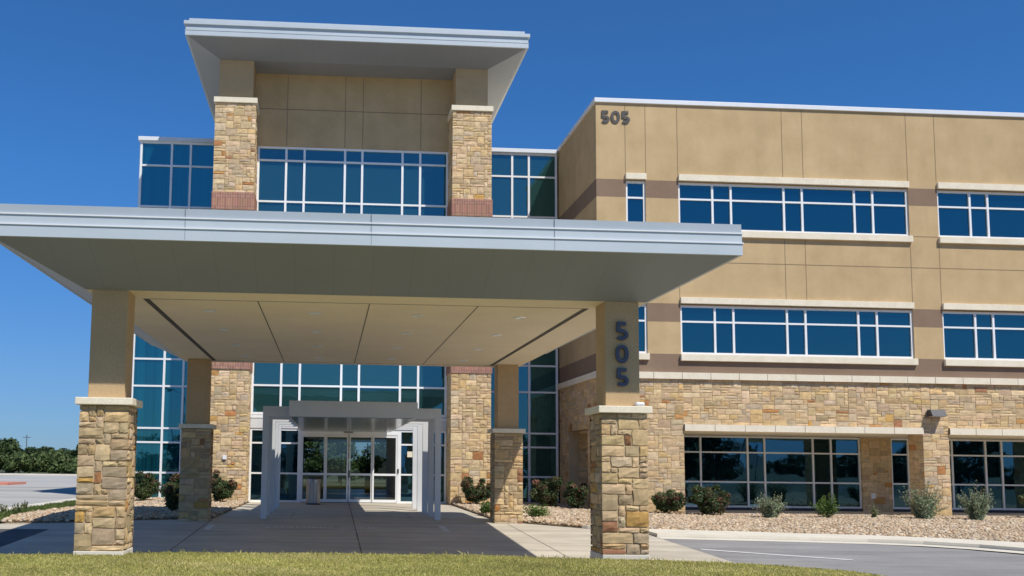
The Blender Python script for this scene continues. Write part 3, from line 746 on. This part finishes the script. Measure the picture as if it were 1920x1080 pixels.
# recessed downlights 4 x 4
dl0 = None
for x in (-2.2, -.3, 1.57, 3.47):
    for y in (17.85, 20.37, 22.93, 25.42):
        if dl0 is None:
            mb = MB(); n = 20
            for i in range(n):
                a, b = 2*math.pi*i/n, 2*math.pi*(i+1)/n
                q = lambda r, t, z: (x+r*math.cos(t), y+r*math.sin(t), z)
                mb.face([q(.125,a,cZ-.003), q(.125,b,cZ-.003), q(.085,b,cZ-.02), q(.085,a,cZ-.02)], 0)
                mb.face([q(.085,a,cZ-.02), q(.085,b,cZ-.02), q(.06,b,cZ-.004), q(.06,a,cZ-.004)], 0)
                mb.face([q(.06,a,cZ-.004), q(.06,b,cZ-.004), (x,y,cZ-.004)], 1)
            dl0 = mb.build('downlight', [M['lens'], M['lens']], can); x00, y00 = x, y
        else:
            d = dl0.copy(); col.objects.link(d); d.location = dl0.location+Vector((x-x00, y-y00, 0))
MB().box(4.98, 5.13, 15.765, 15.90, 2.492, 2.56).build('flood_light', M['white_metal'], can, bevel=.03)
# columns
def canopy_column(cx, y0, seed, plinth):
    x0, x1 = cx-.385, cx+.385; y1 = y0+.77
    s = stone_box('column', x0, x1, y0, y1, .10 if plinth else -.06, 2.37, seed, can, 'flrb', ux=.11, uz=.088, t=.032, gap=.007, acc=.12, shade=.88, contrast=1.5)
    if plinth: MB().box(x0-.0, x1+.0, y0-.0, y1+.0, -.45, .099).build('plinth', M['concrete_lt'], s, bevel=.01)
    MB().box(x0-.06, x1+.06, y0-.06, y1+.06, 2.375, 2.49).build('cap', M['limestone'], s, bevel=.012)
    sx = .285
    MB().box(cx-sx, cx+sx, y0+.10, y0+.10+2*sx, 2.495, cZ-.002).build('shaft', M['stucco_shaft'], s, bevel=.008)
    return s
c1 = canopy_column(-3.545, 15.80, 401, True)
c2 = canopy_column(4.80, 15.80, 411, True)
c3 = canopy_column(-3.50, 26.26, 421, False)
c4 = canopy_column(4.81, 26.26, 431, False)
for ch, z in (('5', 3.74), ('0', 3.36), ('5', 2.975)):
    numeral(ch, 4.785, 15.9-.012, z-.01, .215, .305, .058, .045, M['numeral'], c2)

# ------------------------------------------------------------------ entry pergola
per = empty('entrance_pergola', (.63, 32, 0), 'grey painted steel portal frames with a box canopy leading to the sliding doors', 'pergola')
f0 = None
for y in (26.92, 28.72, 30.5, 32.3, 34.1):
    if f0 is None:
        p = MB(); p.box(-1.80, -1.645, y, y+.16, 0, 3.03); p.box(2.90, 3.06, y, y+.16, 0, 3.03); p.box(-1.645, 2.90, y, y+.16, 2.75, 3.03)
        f0 = p.build('portal_frame', M['pergola'], per, bevel=.006); yf = y
    else:
        d = f0.copy(); col.objects.link(d); d.location = f0.location+Vector((0, y-yf, 0))
MB().box(-1.08, 2.37, 26.45, 38.2, 2.735, 3.165).build('box_canopy', M['pergola'], per, bevel=.01)
def gloss_soffit():
    m, nt, bs = mat('glossy_soffit'); bs.inputs['Base Color'].default_value = (.30,.31,.31,1); bs.inputs['Roughness'].default_value = .18; bs.inputs['Metallic'].default_value = .5; return m
MB().box(-1.0, 2.29, 26.55, 38.1, 2.72, 2.734).build('box_soffit', gloss_soffit(), per)

# ------------------------------------------------------------------ trash can
tc = empty('trash_can', (-.54, 36.5, 0), 'stainless steel cylindrical litter bin in front of the left sliding door', 'trash can')
def lathe(name, prof, c, m, parent, n=28, ribs=0):
    mb = MB()
    for i in range(n):
        a, b = 2*math.pi*i/n, 2*math.pi*(i+1)/n
        ra = 1+(ribs if i%2 else 0); rb = 1+(ribs if (i+1)%2 else 0)
        for (r0,z0),(r1,z1) in zip(prof[:-1], prof[1:]):
            mb.face([(c[0]+r0*ra*math.cos(a),c[1]+r0*ra*math.sin(a),c[2]+z0),(c[0]+r0*rb*math.cos(b),c[1]+r0*rb*math.sin(b),c[2]+z0),
                     (c[0]+r1*rb*math.cos(b),c[1]+r1*rb*math.sin(b),c[2]+z1),(c[0]+r1*ra*math.cos(a),c[1]+r1*ra*math.sin(a),c[2]+z1)])
    return mb.build(name, m, parent)
lathe('body', [(.0,.03),(.25,.03),(.25,.80),(.22,.80)], (-.54,36.5,0), M['steel'], tc, 56, .03)
lathe('rim', [(.22,.80),(.275,.80),(.275,.90),(.255,.93),(.19,.93),(.17,.86),(0,.86)], (-.54,36.5,0), M['steel'], tc)
lathe('base', [(0,.005),(.27,.005),(.27,.05),(.25,.055)], (-.54,36.5,0), M['dark_metal'], tc)

# ------------------------------------------------------------------ rocks, grass
def in_poly(px, py, poly):
    ins = np.zeros(len(px), bool); n = len(poly)
    for i in range(n):
        x0, y0 = poly[i]; x1, y1 = poly[(i+1)%n]
        c = ((y0 > py) != (y1 > py)) & (px < (x1-x0)*(py-y0)/((y1-y0)+1e-12)+x0)
        ins ^= c
    return ins
phi = (1+5**.5)/2
ICO = np.array([(-1,phi,0),(1,phi,0),(-1,-phi,0),(1,-phi,0),(0,-1,phi),(0,1,phi),(0,-1,-phi),(0,1,-phi),(phi,0,-1),(phi,0,1),(-phi,0,-1),(-phi,0,1)])/math.sqrt(1+phi*phi)
ICF = np.array([(0,11,5),(0,5,1),(0,1,7),(0,7,10),(0,10,11),(1,5,9),(5,11,4),(11,10,2),(10,7,6),(7,1,8),(3,9,4),(3,4,2),(3,2,6),(3,6,8),(3,8,9),(4,9,5),(2,4,11),(6,2,10),(8,6,7),(9,8,1)])
def rocks(name, poly, dens, label, xmax=60, zb=.05, excl=[]):
    P = np.array(poly); x0, y0 = P.min(0); x1, y1 = P.max(0); x1 = min(x1, xmax)
    n = int((x1-x0)*(y1-y0)*dens)
    px = rng.uniform(x0, x1, n); py = rng.uniform(y0, y1, n); k = in_poly(px, py, poly)
    for (a,b,c,d) in excl: k &= ~((px > a) & (px < b) & (py > c) & (py < d))
    px, py = px[k], py[k]; n = len(px)
    s = rng.uniform(.022, .056, n)
    V = ICO[None]*(1+rng.uniform(-.22,.22,(n,12,1)))
    V = V*np.stack([s*rng.uniform(.8,1.5,n), s*rng.uniform(.8,1.4,n), s*rng.uniform(.5,.9,n)], 1)[:,None,:]
    a = rng.uniform(0, 6.28, n); t = rng.uniform(-.5,.5,n)
    ct_, st_ = np.cos(t)[:,None], np.sin(t)[:,None]
    y_, z_ = V[...,1]*ct_-V[...,2]*st_, V[...,1]*st_+V[...,2]*ct_
    ca, sa = np.cos(a)[:,None], np.sin(a)[:,None]
    x2 = V[...,0]*ca-y_*sa; y2 = V[...,0]*sa+y_*ca
    V = np.stack([x2+px[:,None], y2+py[:,None], z_+(gz(px, py)+zb+rng.uniform(-.01,.035,n))[:,None]], -1).reshape(-1,3)
    F = (ICF[None]+np.arange(n)[:,None,None]*12).reshape(-1,3)
    base = np.array([(.56,.42,.26),(.62,.49,.33),(.47,.33,.20),(.68,.56,.40),(.38,.26,.16),(.57,.41,.27),(.50,.41,.31)])
    c = base[rng.integers(0, len(base), n)]*rng.uniform(.75,1.15,(n,1))
    o = np_mesh(name, V, F, M['rock'], cols=np.repeat(c, 20, 0)); tag(o, label, 'rocks', kind='stuff'); return o
RB = [(5.2,26.45),(6.45,25.22)]+wb[1:-1]+[(40,10),(42,33.8),(12.4,33.8),(9.3,33.8),(9.3,39.55),(6.1,39.55),(6.1,37.0),(4.68,37.0),(4.62,33),(4.6,27.05)]
LB = [(-3.06,26.95),(-4.97,26.25),(-6.3,25.55),(-8.0,25.15),(-8.15,26.5),(-8.1,28),(-7.8,31.2),(-7.9,39.55),(-4.6,39.55),(-4.6,37),(-2.98,37.0)]
RB2 = RB[:]
for nm, po in (('rock_bed_ground', RB2), ('rock_bed_ground', LB)): sheet(nm, po, .025, M['rock_base'], thick=.05)
rocks('river_rocks', RB2, 300, 'bed of tan river rocks between the kerb and the right wing', xmax=24.5)
rocks('river_rocks', LB, 300, 'bed of tan river rocks at the left of the entrance')

def blades(name, poly, dens, hmin, hmax, label, cols, wb_=.006, clip=None, z0=.03, flat=False):
    P = np.array(poly); x0, y0 = P.min(0); x1, y1 = P.max(0)
    if clip: x0, y0, x1, y1 = clip
    n = int((x1-x0)*(y1-y0)*dens)
    px = rng.uniform(x0, x1, n); py = rng.uniform(y0, y1, n); k = in_poly(px, py, poly); px, py = px[k], py[k]; n = len(px)
    a = rng.uniform(0, 6.28, n); hgt = rng.uniform(hmin, hmax, n)*(1+.25*np.sin(px*2.1)*np.sin(py*3.3+px)); le = rng.normal(0, .45, (n,2))*hgt[:,None]
    w = wb_*rng.uniform(.7,1.5,n)
    dx, dy = np.cos(a)*w, np.sin(a)*w
    zb = np.full(n, z0) if flat else gz(px, py)+z0
    V = np.stack([np.stack([px-dx, py-dy, zb], 1), np.stack([px+dx, py+dy, zb], 1),
                  np.stack([px+dx*.7+le[:,0]*.45, py+dy*.7+le[:,1]*.45, zb+hgt*.6], 1), np.stack([px-dx*.4+le[:,0], py-dy*.4+le[:,1], zb+hgt], 1)], 1).reshape(-1,3)
    F = np.arange(4*n).reshape(n,4)
    cc = np.array(cols); pat = .5+.5*np.sin(px*1.3+2*np.sin(py*.9))*np.sin(py*1.7+px*.4)
    i = np.clip((pat*.5+rng.uniform(0,.5,n))*len(cc), 0, len(cc)-1).astype(int)
    c = cc[i]*rng.uniform(.75,1.2,(n,1))
    o = np_mesh(name, V, F, M['grass'], cols=c); tag(o, label, 'grass', kind='stuff'); return o
LAWN = [(-30,-6),(-5.2,13.2),(-5.1,15.85),(-3.95,15.9),(-2.7,16.3),(0,16.42),(2.7,16.15),(4.3,15.75),(6.0,15.35),(6.95,14.85),(7.6,14.1),(8.3,11.5),(8.3,-14),(-30,-14)]
GC = [(.33,.36,.09),(.51,.49,.14),(.64,.56,.22),(.42,.43,.11),(.72,.62,.29)]
blades('lawn_grass', LAWN, 3000, .012, .034, 'mown yellow green grass in the foreground', GC, clip=(-6.5,12.8,8.4,16.5), flat=True)
blades('lawn_edge_tufts', [(-5.1,15.85),(-3.95,15.9),(-2.7,16.3),(0,16.42),(2.7,16.15),(4.3,15.75),(6.0,15.35),(6.95,14.85),(6.9,14.7),(6,15.2),(4.3,15.6),(2.7,16.0),(0,16.28),(-2.7,16.15),(-3.95,15.75),(-5.1,15.7)], 200, .03, .08, 'longer uncut tufts along the edge of the front lawn', GC[:4], flat=True)
blades('verge_grass', VERGE[1:-1], 700, .05, .13, 'strip of green grass between the rocks and the left kerb', [(.10,.15,.035),(.14,.19,.05),(.20,.22,.08)], wb_=.010, z0=.05)

# ------------------------------------------------------------------ plants
def leaf_cloud(centers, radii, n, size, cols, seed, flat=.0, up=.0, aspect=1.8):
    """n leaf quads spread over/in ellipsoids; returns V, F, cols"""
    r = np.random.default_rng(seed)
    centers = np.array(centers); radii = np.array(radii)
    wgt = radii.prod(1)**.66; idx = r.choice(len(centers), n, p=wgt/wgt.sum())
    d = r.normal(size=(n,3)); d /= np.linalg.norm(d, axis=1)[:,None]
    rad = r.uniform(.35, 1.06, n)**.6
    pos = centers[idx]+d*radii[idx]*rad[:,None]
    nrm = d*.7+r.normal(size=(n,3))*.6+np.array([0,0,up]); nrm /= np.linalg.norm(nrm, axis=1)[:,None]
    t = np.cross(nrm, r.normal(size=(n,3))); t /= np.linalg.norm(t, axis=1)[:,None]
    b = np.cross(nrm, t); s = size*r.uniform(.6,1.4,n)[:,None]
    t = t*s*aspect*.5; b = b*s*.5
    V = np.stack([pos-t, pos+b, pos+t, pos-b], 1).reshape(-1,3); F = np.arange(4*n).reshape(n,4)
    cl = np.array(cols); clump = r.integers(0, len(cl), len(centers))
    ci = np.where(r.random(n) < .55, clump[idx], r.integers(0, len(cl), n))
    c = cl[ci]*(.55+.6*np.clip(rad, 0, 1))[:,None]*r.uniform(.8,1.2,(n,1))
    return V, F, c
def tube(mb, p0, p1, r0, r1, n=6):
    p0, p1 = Vector(p0), Vector(p1); d = (p1-p0).normalized(); a = d.orthogonal().normalized(); b = d.cross(a)
    for i in range(n):
        t0, t1 = 2*math.pi*i/n, 2*math.pi*(i+1)/n
        q = lambda p, r, t: p+(a*math.cos(t)+b*math.sin(t))*r
        mb.face([q(p0,r0,t0), q(p0,r0,t1), q(p1,r1,t1), q(p1,r1,t0)])
def shrub(name, loc, w, h, style, seed, label, cat='shrub', group=None):
    e = empty(name, (loc[0], loc[1], gh(*loc)+.04), label, cat, group)
    r = random.Random(seed); st_ = MB(); C = []; R = []; L = world_loc(e)
    nst = {'rose': 11, 'sage': 60, 'low': 16, 'weed': 9}[style]
    tips = []
    for i in range(nst):
        a = r.uniform(0, 6.28); rr = w*.5*(r.uniform(.1,1)**.7); hh = h*r.uniform(.5,1.05)*(1-.35*(rr/(w*.5))**2)
        tip = Vector((rr*math.cos(a), rr*math.sin(a), hh)); mid = tip*.5+Vector((0,0,h*.06)); tips.append(tip)
        tube(st_, L+Vector((0.1*tip.x,.1*tip.y,0)), L+mid, .012, .008, 4); tube(st_, L+mid, L+tip, .008, .004, 4)
        if style in ('sage', 'weed'):
            for q in range(7):
                s = q/6; p = Vector((0.1*tip.x,.1*tip.y,0)).lerp(mid, s*2) if s < .5 else mid.lerp(tip, s*2-1)
                C.append(tuple(p+Vector((0,0,.02)))); k = .085*w*(1.15-.95*s)+.01; R.append((k, k, k*1.5))
        else:
            for q in (.45, .7, .95): C.append(tuple(tip*q+Vector((r.uniform(-1,1),r.uniform(-1,1),r.uniform(-.3,.8)))*w*.07)); k = w*r.uniform(.10,.19); R.append((k, k, k*.9))
    st_.build('stems', M['bark'], e)
    G = {'rose': [(.05,.085,.03),(.08,.12,.04),(.12,.15,.06),(.14,.09,.05),(.06,.10,.04)],
         'sage': [(.28,.34,.19),(.36,.42,.26),(.22,.28,.15),(.44,.49,.33)],
         'low': [(.12,.20,.045),(.18,.27,.06),(.09,.15,.035)],
         'weed': [(.18,.22,.10),(.26,.28,.14)]}[style]
    n = int({'rose': 6000, 'sage': 8500, 'low': 2600, 'weed': 1800}[style]*max(.35, min(1.3, w*h)))
    size = {'rose': .045, 'sage': .026, 'low': .035, 'weed': .03}[style]
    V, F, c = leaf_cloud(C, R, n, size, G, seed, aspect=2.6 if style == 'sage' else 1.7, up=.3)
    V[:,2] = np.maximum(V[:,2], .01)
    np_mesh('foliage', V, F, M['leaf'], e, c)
    if style == 'rose':
        tc_ = [tuple(t*1.0) for t in tips if t.z > h*.5] or [tuple(tips[0])]
        V, F, c = leaf_cloud(tc_, [(w*.13,w*.13,h*.10)]*len(tc_), int(300*w*h)+40, .045, [(.34,.12,.09),(.42,.22,.17),(.26,.11,.06),(.30,.16,.08)], seed+1, aspect=1.2)
        np_mesh('blossoms', V, F, M['leaf'], e, c)
    return e
RG = 'rose bushes in the rock beds'; SG = 'sage bushes in the right rock bed'
shrub('rose_bush', (-6.6,36.2), 1.25, 1.05, 'rose', 1, 'dark rose bush with red tips between the left front column and the glass', group=RG)
shrub('rose_bush', (-5.35,35.6), 1.25, 1.10, 'rose', 2, 'dark rose bush just left of the left rear canopy column', group=RG)
shrub('rose_bush', (-4.42,28.7), .55, .80, 'rose', 3, 'narrow dark bush touching the left side of the left rear column', group=RG)
shrub('rose_bush', (-3.85,35.9), 1.05, 1.12, 'rose', 4, 'green rose bush against the left tower column beside the entrance', group=RG)
shrub('rose_bush', (5.35,36.1), 1.15, 1.15, 'rose', 5, 'open leggy rose bush at the foot of the right tower column', group=RG)
shrub('low_bush', (4.72,29.4), .42, .38, 'low', 6, 'tiny green plant at the left of the right rear column', group='small green bushes')
shrub('low_bush', (5.86,27.7), .82, .36, 'low', 7, 'low bright green mound at the right of the right rear column', group='small green bushes')
shrub('rose_bush', (8.0,35.4), 1.35, 1.15, 'rose', 8, 'wide rose bush in front of the dark right glass, left one of the pair', group=RG)
shrub('rose_bush', (8.75,34.4), 1.15, 1.05, 'rose', 9, 'rose bush beside the shaded side wall of the wing, partly behind the numbered column', group=RG)
shrub('rose_bush', (11.45,33.05), 1.2, .92, 'rose', 10, 'round rose bush with rusty tips at the first stone pier right of the numbered column', group=RG)
shrub('rose_bush', (12.88,32.8), 1.25, 1.02, 'rose', 11, 'rose bush with pink blossoms in front of the leftmost ground floor window', group=RG)
shrub('sage_bush', (14.25,31.3), 1.15, .90, 'sage', 12, 'grey green sage bush second plant along the ground floor windows', group=SG)
shrub('low_bush', (16.3,31.6), .85, .78, 'low', 13, 'small bright green upright bush in the middle of the right rock bed', group='small green bushes')
shrub('sage_bush', (18.1,32.0), .75, .55, 'weed', 14, 'very small sparse grey plant left of the recessed stone pier', group=SG)
shrub('sage_bush', (19.5,31.5), 1.6, 1.25, 'sage', 15, 'largest grey green sage bush in front of the pier with the wall light', group=SG)
shrub('sage_bush', (21.05,31.1), 1.35, 1.25, 'sage', 16, 'tall pointed grey green sage bush right of the pier with the wall light', group=SG)
shrub('rose_bush', (24.3,32.6), 1.2, .95, 'rose', 17, 'rose bush cut by the right edge of the view', group=RG)
for i, (x, y) in enumerate([(-8.4,26.4),(-8.35,27.5),(-8.5,28.6),(-8.6,25.5)]):
    shrub('weed', (x, y), .35, .30, 'weed', 40+i, 'wispy grey weed on the grass verge beside the left kerb', 'weed', 'weeds on the left verge')

def tree(name, loc, h, w, seed, cols, label, group, n=2600, leaf=.22, trunk=True, cat='tree'):
    e = empty(name, (loc[0], loc[1], gh(*loc)-.02), label, cat, group); r = random.Random(seed); L = world_loc(e)
    C = []; R = []; tk = MB(); th = h*.35
    tube(tk, L, L+Vector((0,0,th)), .035*h, .022*h, 8)
    nb = 13
    for i in range(nb):
        a = r.uniform(0, 6.28); rr = w*.5*r.uniform(.15,.85); z = h*r.uniform(.22,.90)
        rr *= (1-max(0, z/h-.55)*1.3)
        p = Vector((rr*math.cos(a), rr*math.sin(a), z)); C.append(tuple(p)); k = w*r.uniform(.14,.24); R.append((k, k, k*.75))
        tube(tk, L+Vector((0,0,th*r.uniform(.5,1))), L+p, .012*h, .004*h, 5)
    tk.build('trunk', M['bark'], e)
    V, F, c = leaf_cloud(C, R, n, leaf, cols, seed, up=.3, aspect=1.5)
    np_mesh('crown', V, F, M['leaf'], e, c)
    return e
TG = [(.04,.065,.024),(.055,.085,.03),(.075,.105,.038),(.045,.07,.03)]
TG2 = [(.10,.14,.045),(.13,.17,.06),(.08,.12,.04)]
r = random.Random(5); i = 0
FT = [('dense dark evergreen oak in the far tree line beyond the parking lot', TG), ('mid green oak in the far tree line beyond the parking lot', [(.06,.09,.03),(.08,.12,.04)])]
x = -64
while x < -10:
    y = r.uniform(112, 128); lab, cc = FT[i%2]
    tree('oak_tree', (x*y/115, y), r.uniform(2.4,3.8), r.uniform(4,7), 500+i, cc, lab, 'trees beyond the parking lot', n=3200, leaf=.30)
    x += r.uniform(2.2,3.6); i += 1
x = -62
while x < -10:
    tree('scrub_bush', (x, r.uniform(101.5,104.5)), r.uniform(1.3,2.0), r.uniform(3.5,5), 600+i, TG2, 'pale green scrub bush in front of the far tree line', 'scrub beyond the parking lot', n=2000, leaf=.22, cat='bush')
    x += r.uniform(2.2,3.4); i += 1
for k, (x, y, h_) in enumerate([(-2.6,73,4.6),(-.6,75,4.3),(.9,80,3.4),(3.0,78,2.9),(4.6,77,3.3),(-5,79,5),(-.2,70,3.2)]):
    tree('oak_tree', (x, y), h_, 3.8, 700+k, [(.07,.12,.035),(.10,.15,.05),(.055,.09,.03)], 'bright green tree behind the building, seen through the entrance doors', 'trees behind the building', n=2200, leaf=.2)
# behind the camera: what the windows mirror
r = random.Random(77); x = -60
while x < 150:
    tree('oak_tree', (x, r.uniform(-120,-95)), r.uniform(2.6,4.2), r.uniform(7,11), 900+int(x), TG, 'dark oak tree in the row across the road, mirrored in the windows', 'trees across the road', n=700, leaf=.6)
    x += r.uniform(8, 16)
for k, (x, y, h_, w_) in enumerate([(38,-28,6.6,5.5),(43,-31,7.4,7.5),(63,-30,6,6),(70,-34,6.8,6.5),(-18,-60,7,8),(-34,-70,8,9),(14,-75,7,8),(-4,-82,7,9),(30,-80,7,10),(90,-60,8,9)]):
    tree('oak_tree', (x, y), h_, w_, 800+k, TG, 'large dark oak standing near the road, mirrored in the windows', 'large oaks near the road', n=1800, leaf=.35)
def lamp_post(x, y, h_, rot, k):
    e = empty('lamp_post', (x, y, gh(x, y)-.02), 'tall dark curved arm lamp post mirrored in the windows', 'lamp post', 'parking lot lamp posts'); L = world_loc(e)
    p = MB(); tube(p, L, L+Vector((0,0,h_)), .10, .06, 10); p.build('pole', M['pole'], e)
    a = MB(); q = None
    for i in range(9):
        t = i/8; c = Vector((math.cos(rot)*1.9*t, math.sin(rot)*1.9*t, h_+.55*math.sin(t*math.pi*.6)))
        if q is not None: tube(a, L+q, L+c, .035, .03, 6)
        q = c
    a.build('arm', M['pole'], e)
    hd = MB(); c = L+q; hd.box(c.x-.3, c.x+.3, c.y-.12, c.y+.12, c.z-.08, c.z+.03); hd.build('lamp_head', M['pole'], e, bevel=.02)
lamp_post(-16, -25, 9.2, math.pi*.95, 0); lamp_post(46.5, -30, 8.5, math.pi*.1, 1); lamp_post(54, -20, 8.5, math.pi*.9, 2)
for k, x in enumerate((-44, -30.5)):
    e = empty('utility_pole', (x*1.35, 138, 0), 'thin wooden utility pole rising above the far tree line', 'utility pole', 'utility poles beyond the trees'); L = world_loc(e)
    p = MB(); tube(p, L, L+Vector((0,0,4.9)), .08, .06, 6); p.build('pole', M['pole'], e)
    p = MB(); p.box(L.x-.5, L.x+.5, L.y-.05, L.y+.05, 4.5, 4.58); p.build('cross_arm', M['pole'], e)
isl = MB(); isl.box(-29, -18.7, 59.5, 63, -.02, .14); o = isl.build('traffic_island', M['red_paint']); tag(o, 'low island kerb painted red in the left parking lot', 'island')

# ------------------------------------------------------------------ light, sky, camera
sun_vec = Vector((.43, -.63, 1)).normalized()
elev = math.asin(sun_vec.z); az = math.atan2(sun_vec.x, sun_vec.y)
ld = bpy.data.lights.new('Sun', 'SUN'); ld.energy = 4.4; ld.angle = math.radians(.53); ld.color = (1, .955, .88)
lo = bpy.data.objects.new('Sun', ld); col.objects.link(lo)
lo.rotation_euler = sun_vec.to_track_quat('Z', 'Y').to_euler()
w = bpy.data.worlds.new('World'); sc.world = w; w.use_nodes = True; nt = w.node_tree
bg = nt.nodes['Background']; sky = nt.nodes.new('ShaderNodeTexSky'); sky.sky_type = 'NISHITA'; sky.sun_disc = False
sky.sun_elevation = elev; sky.sun_rotation = az; sky.altitude = 200; sky.air_density = 1.0; sky.dust_density = 0.0; sky.ozone_density = 2.5
tn = mixc(nt, sky.outputs[0], (.50,.90,1.30), 1.0, 'MULTIPLY')
tcw = nt.nodes.new('ShaderNodeTexCoord'); sz = nt.nodes.new('ShaderNodeSeparateXYZ'); nt.links.new(tcw.outputs['Generated'], sz.inputs[0])
gr = ramp(nt, sz.outputs['Z'], [(0.0, (.56,.53,.70)), (.09, (.70,.66,.76)), (.28, (.66,.88,1.0)), (.6, (.74,.93,1.0))])
tn = mixc(nt, tn, gr, 1.0, 'MULTIPLY')
nt.links.new(tn, bg.inputs['Color'])
bg.inputs['Strength'].default_value = .09
cd = bpy.data.cameras.new('Camera'); cam = bpy.data.objects.new('Camera', cd); col.objects.link(cam); sc.camera = cam
F_, CX, CY, PI_, YA, RO = 1850.026207, 736.087712, 682.12531, 0.101439, 0.063221, 0.012411
SOL = None
cd.sensor_width = 36; cd.lens = F_/1920*36; cd.shift_x = (960-CX)/1920; cd.shift_y = (CY-540)/1920
cd.clip_start = .1; cd.clip_end = 6000
fw = Vector((math.sin(YA)*math.cos(PI_), math.cos(YA)*math.cos(PI_), math.sin(PI_)))
rt = Vector((math.cos(YA), -math.sin(YA), 0)); up = rt.cross(fw)
c_, s_ = math.cos(RO), math.sin(RO); rt, up = c_*rt+s_*up, -s_*rt+c_*up
cam.matrix_world = Matrix(((rt.x, up.x, -fw.x, 0), (rt.y, up.y, -fw.y, 0), (rt.z, up.z, -fw.z, 1.5), (0,0,0,1)))
sc.view_settings.view_transform = 'Standard'; sc.view_settings.look = 'None'; sc.view_settings.exposure = 0
sc.render.engine = 'CYCLES'; sc.cycles.max_bounces = 8; sc.cycles.transparent_max_bounces = 12
